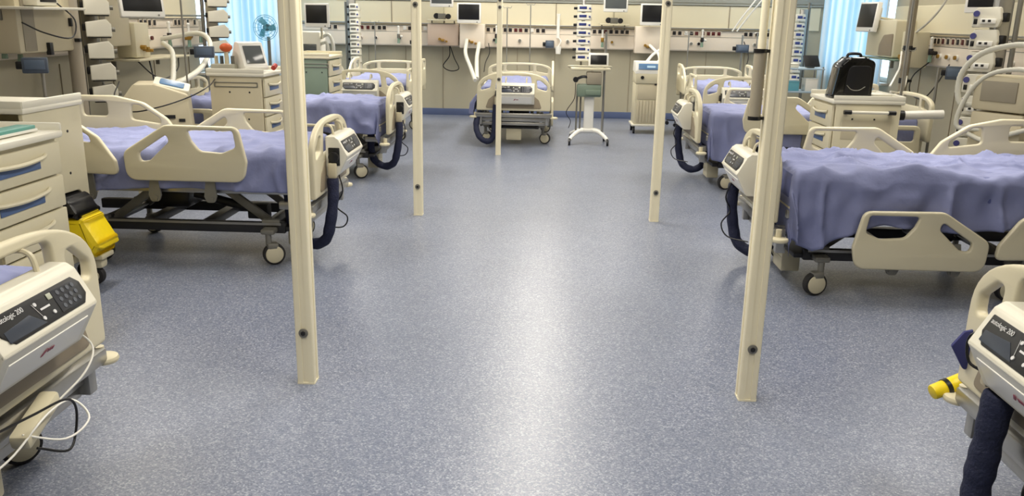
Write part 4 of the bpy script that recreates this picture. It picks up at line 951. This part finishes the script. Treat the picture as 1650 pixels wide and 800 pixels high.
# ------------------------------------------------------------- hoses and cables
def cable(name, label, pts, r, m_, cat, ribs=0, seg=6, n=6):
    o = MB().tube(pts, r, seg=seg, ribs=ribs, n=n).build(name, m_); return tag(o, label, cat)
cable('breathing_hose', 'thick white hose from the pale box down to the centre bed, left one', [(-1.32, 13.8, 1.25), (-1.31, 13.5, 1.05), (-1.18, 13.0, .85), (-1.08, 12.6, .70)], .028, TUBEM, 'hose', .12, 12, 14)
cable('breathing_hose', 'thick white hose from the pale box down to the centre bed, right one', [(-1.12, 13.8, 1.20), (-1.13, 13.5, 1.0), (-1.10, 13.1, .85), (-1.06, 12.7, .72)], .030, TUBEM, 'hose', .12, 12, 14)
cable('breathing_hose', 'white hose crossing above the cream machine, rising to the right', [(1.44, 12.68, 1.01), (1.50, 12.95, 1.04), (1.62, 13.4, 1.10), (1.76, 13.6, 1.18), (1.82, 13.7, 1.3)], .022, WHITEP, 'hose', .1, 10, 10)
cable('breathing_hose', 'white hose crossing above the cream machine, rising to the left', [(1.60, 12.68, 1.01), (1.66, 12.95, 1.03), (1.70, 13.4, 1.09), (1.66, 13.6, 1.15), (1.60, 13.8, 1.22)], .022, WHITEP, 'hose', .1, 10, 10)
cable('breathing_hose', 'pale hose arching from the left wall rail down beside the ventilator', [(-4.40, 9.6, 1.30), (-3.95, 9.6, 1.37), (-3.75, 9.4, 1.25), (-3.62, 8.8, 1.05), (-3.5, 8.0, .96), (-3.42, 7.28, .92)], .026, TUBEM, 'hose', .12, 12, 12)
cable('breathing_hose', 'second pale hose left of the arching hose by the left ventilator', [(-4.1, 9.0, 1.28), (-3.92, 8.8, 1.2), (-3.66, 8.2, 1.02), (-3.5, 7.8, .95)], .024, TUBEM, 'hose', .12, 12, 12)
cable('power_cable', 'black cable drooping in a triangle below the back rail, left of the hoses', [(-1.62, 14.0, 1.14), (-1.63, 14.05, .98), (-1.74, 14.1, .82), (-1.62, 14.1, .74), (-1.48, 14.1, .78), (-1.55, 14.05, .95), (-1.61, 14.0, 1.14)], .008, BLACK, 'cable')
cable('power_cable', 'black cable hanging in a loop below the shelf by the tall left pump stack', [(-4.1, 8.4, 1.12), (-4.0, 8.5, .98), (-4.0, 8.8, .93), (-4.05, 9.2, 1.0), (-4.1, 9.35, 1.12)], .007, BLACK, 'cable')
cable('power_cable', 'black cable hanging straight down left of the beige ventilator', [(-4.1, 8.65, 1.12), (-4.05, 8.6, .95), (-4.02, 8.6, .7), (-4.0, 8.6, .4), (-3.98, 8.55, .02)], .008, BLACK, 'cable')
cable('power_cable', 'black cable running from the pump stack across the front of the ventilator', [(-3.9, 7.6, .98), (-3.7, 7.1, .88), (-3.45, 6.84, .80), (-3.2, 6.82, .84), (-2.98, 6.95, .92), (-2.9, 7.2, 1.0), (-3.1, 7.9, 1.05)], .006, BLACK, 'cable')
cable('power_cable', 'dark cable curling below the right wall rail', [(4.3, 9.9, 1.2), (4.1, 9.8, 1.05), (4.05, 9.7, .88), (4.1, 9.5, .82), (4.15, 9.35, .95), (4.3, 9.4, 1.2)], .007, BLACK, 'cable')
cable('power_cable', 'black cable hanging below the back rail right of the left hoses', [(-.98, 13.95, 1.2), (-.96, 13.9, 1.05), (-1.02, 13.85, .9), (-1.04, 13.8, .75)], .007, BLACK, 'cable')
cable('power_cable', 'dark cable behind the right back bed running from the rail to the bed', [(3.1, 13.9, 1.3), (3.12, 13.6, 1.1), (3.05, 13.4, .9), (3.03, 13.3, .75)], .008, DARKM, 'cable')
cable('ceiling_tube', 'thin white tube slanting up from the right back display, left one', [(2.86, 13.7, 1.46), (3.0, 13.65, 1.7), (3.2, 13.6, 2.0), (3.4, 13.55, 2.4)], .012, WHITEP, 'tube')
cable('ceiling_tube', 'thin white tube slanting up from the right back display, right one', [(2.93, 13.7, 1.46), (3.1, 13.65, 1.72), (3.3, 13.6, 2.0), (3.55, 13.55, 2.4)], .012, WHITEP, 'tube')
cable('ceiling_tube', 'thin cream arm slanting up from the right wall rail', [(4.15, 10.3, 1.42), (4.15, 10.2, 1.46), (4.13, 9.7, 1.62), (4.12, 9.3, 1.85), (4.12, 9.0, 2.2)], .012, CREAM2, 'tube')
cable('breathing_hose', 'thin white tubes lying from the right wall rail towards the black case', [(4.1, 10.2, 1.3), (3.9, 9.7, 1.15), (3.6, 9.0, 1.12), (3.35, 8.5, 1.02)], .010, WHITEP, 'hose')
cable('breathing_hose', 'thin pale tube curling below the thin white tubes at the right wall', [(4.1, 10.0, 1.22), (3.95, 9.6, 1.0), (3.7, 9.1, .92), (3.4, 8.6, .96)], .010, CREAM2, 'hose')
# floor-side bits of the near beds
t = thing('hand_controller', 'cream hand controller with looped cables under the lower left bed', 'controller', (-1.53, 2.26, .395), radians(90)); MB().box((0, 0, 0), (.22, .06, .05), rot=(0, -.25, .1), bev=.012).build('body', CREAM, t)
MB().tube([(.1, .0, .0), (.22, -.04, .06), (.30, -.03, .12), (.27, .02, .20)], .0035).tube([(-.1, -.02, .0), (-.02, -.10, -.05), (.08, -.12, -.03), (.10, -.06, .02), (0, -.04, .02), (-.16, -.03, -.03), (-.25, 0, -.06)], .0035).build('white_cable', WHITEP, t)
MB().tube([(-.25, -.06, .09), (-.12, -.08, .08), (.0, -.1, .07), (.05, -.1, .02), (.03, -.1, -.06), (-.02, -.1, -.09), (-.1, -.06, -.04)], .004).build('black_cable', BLACK, t)
t = thing('yellow_connector', 'yellow hose connector with black band beside the lower right bed', 'connector', (1.445, 2.745, .395), radians(12))
MB().cyl((-.09, 0, -.02), (.03, 0, .02), .026, r2=.03, seg=20, bev=.006).build('body', YEL, t); MB().cyl((-.045, 0, -.005), (-.03, 0, 0), .031, seg=20).build('band', BLACK, t)
t = thing('pump_strap', 'blue fabric strap hanging at the corner of the lower right footboard', 'strap', (1.365, 2.60, .60)); MB().prism(rnd([(.0, .05, .01), (.04, .06, .01), (.045, -.04, .01), (.02, -.09, .01), (-.035, .0, .01)], n=3), -.006, .006, XZ, bev=.003).build('flap', mat('indigo_fabric', srgb(52, 56, 112), .7), t)
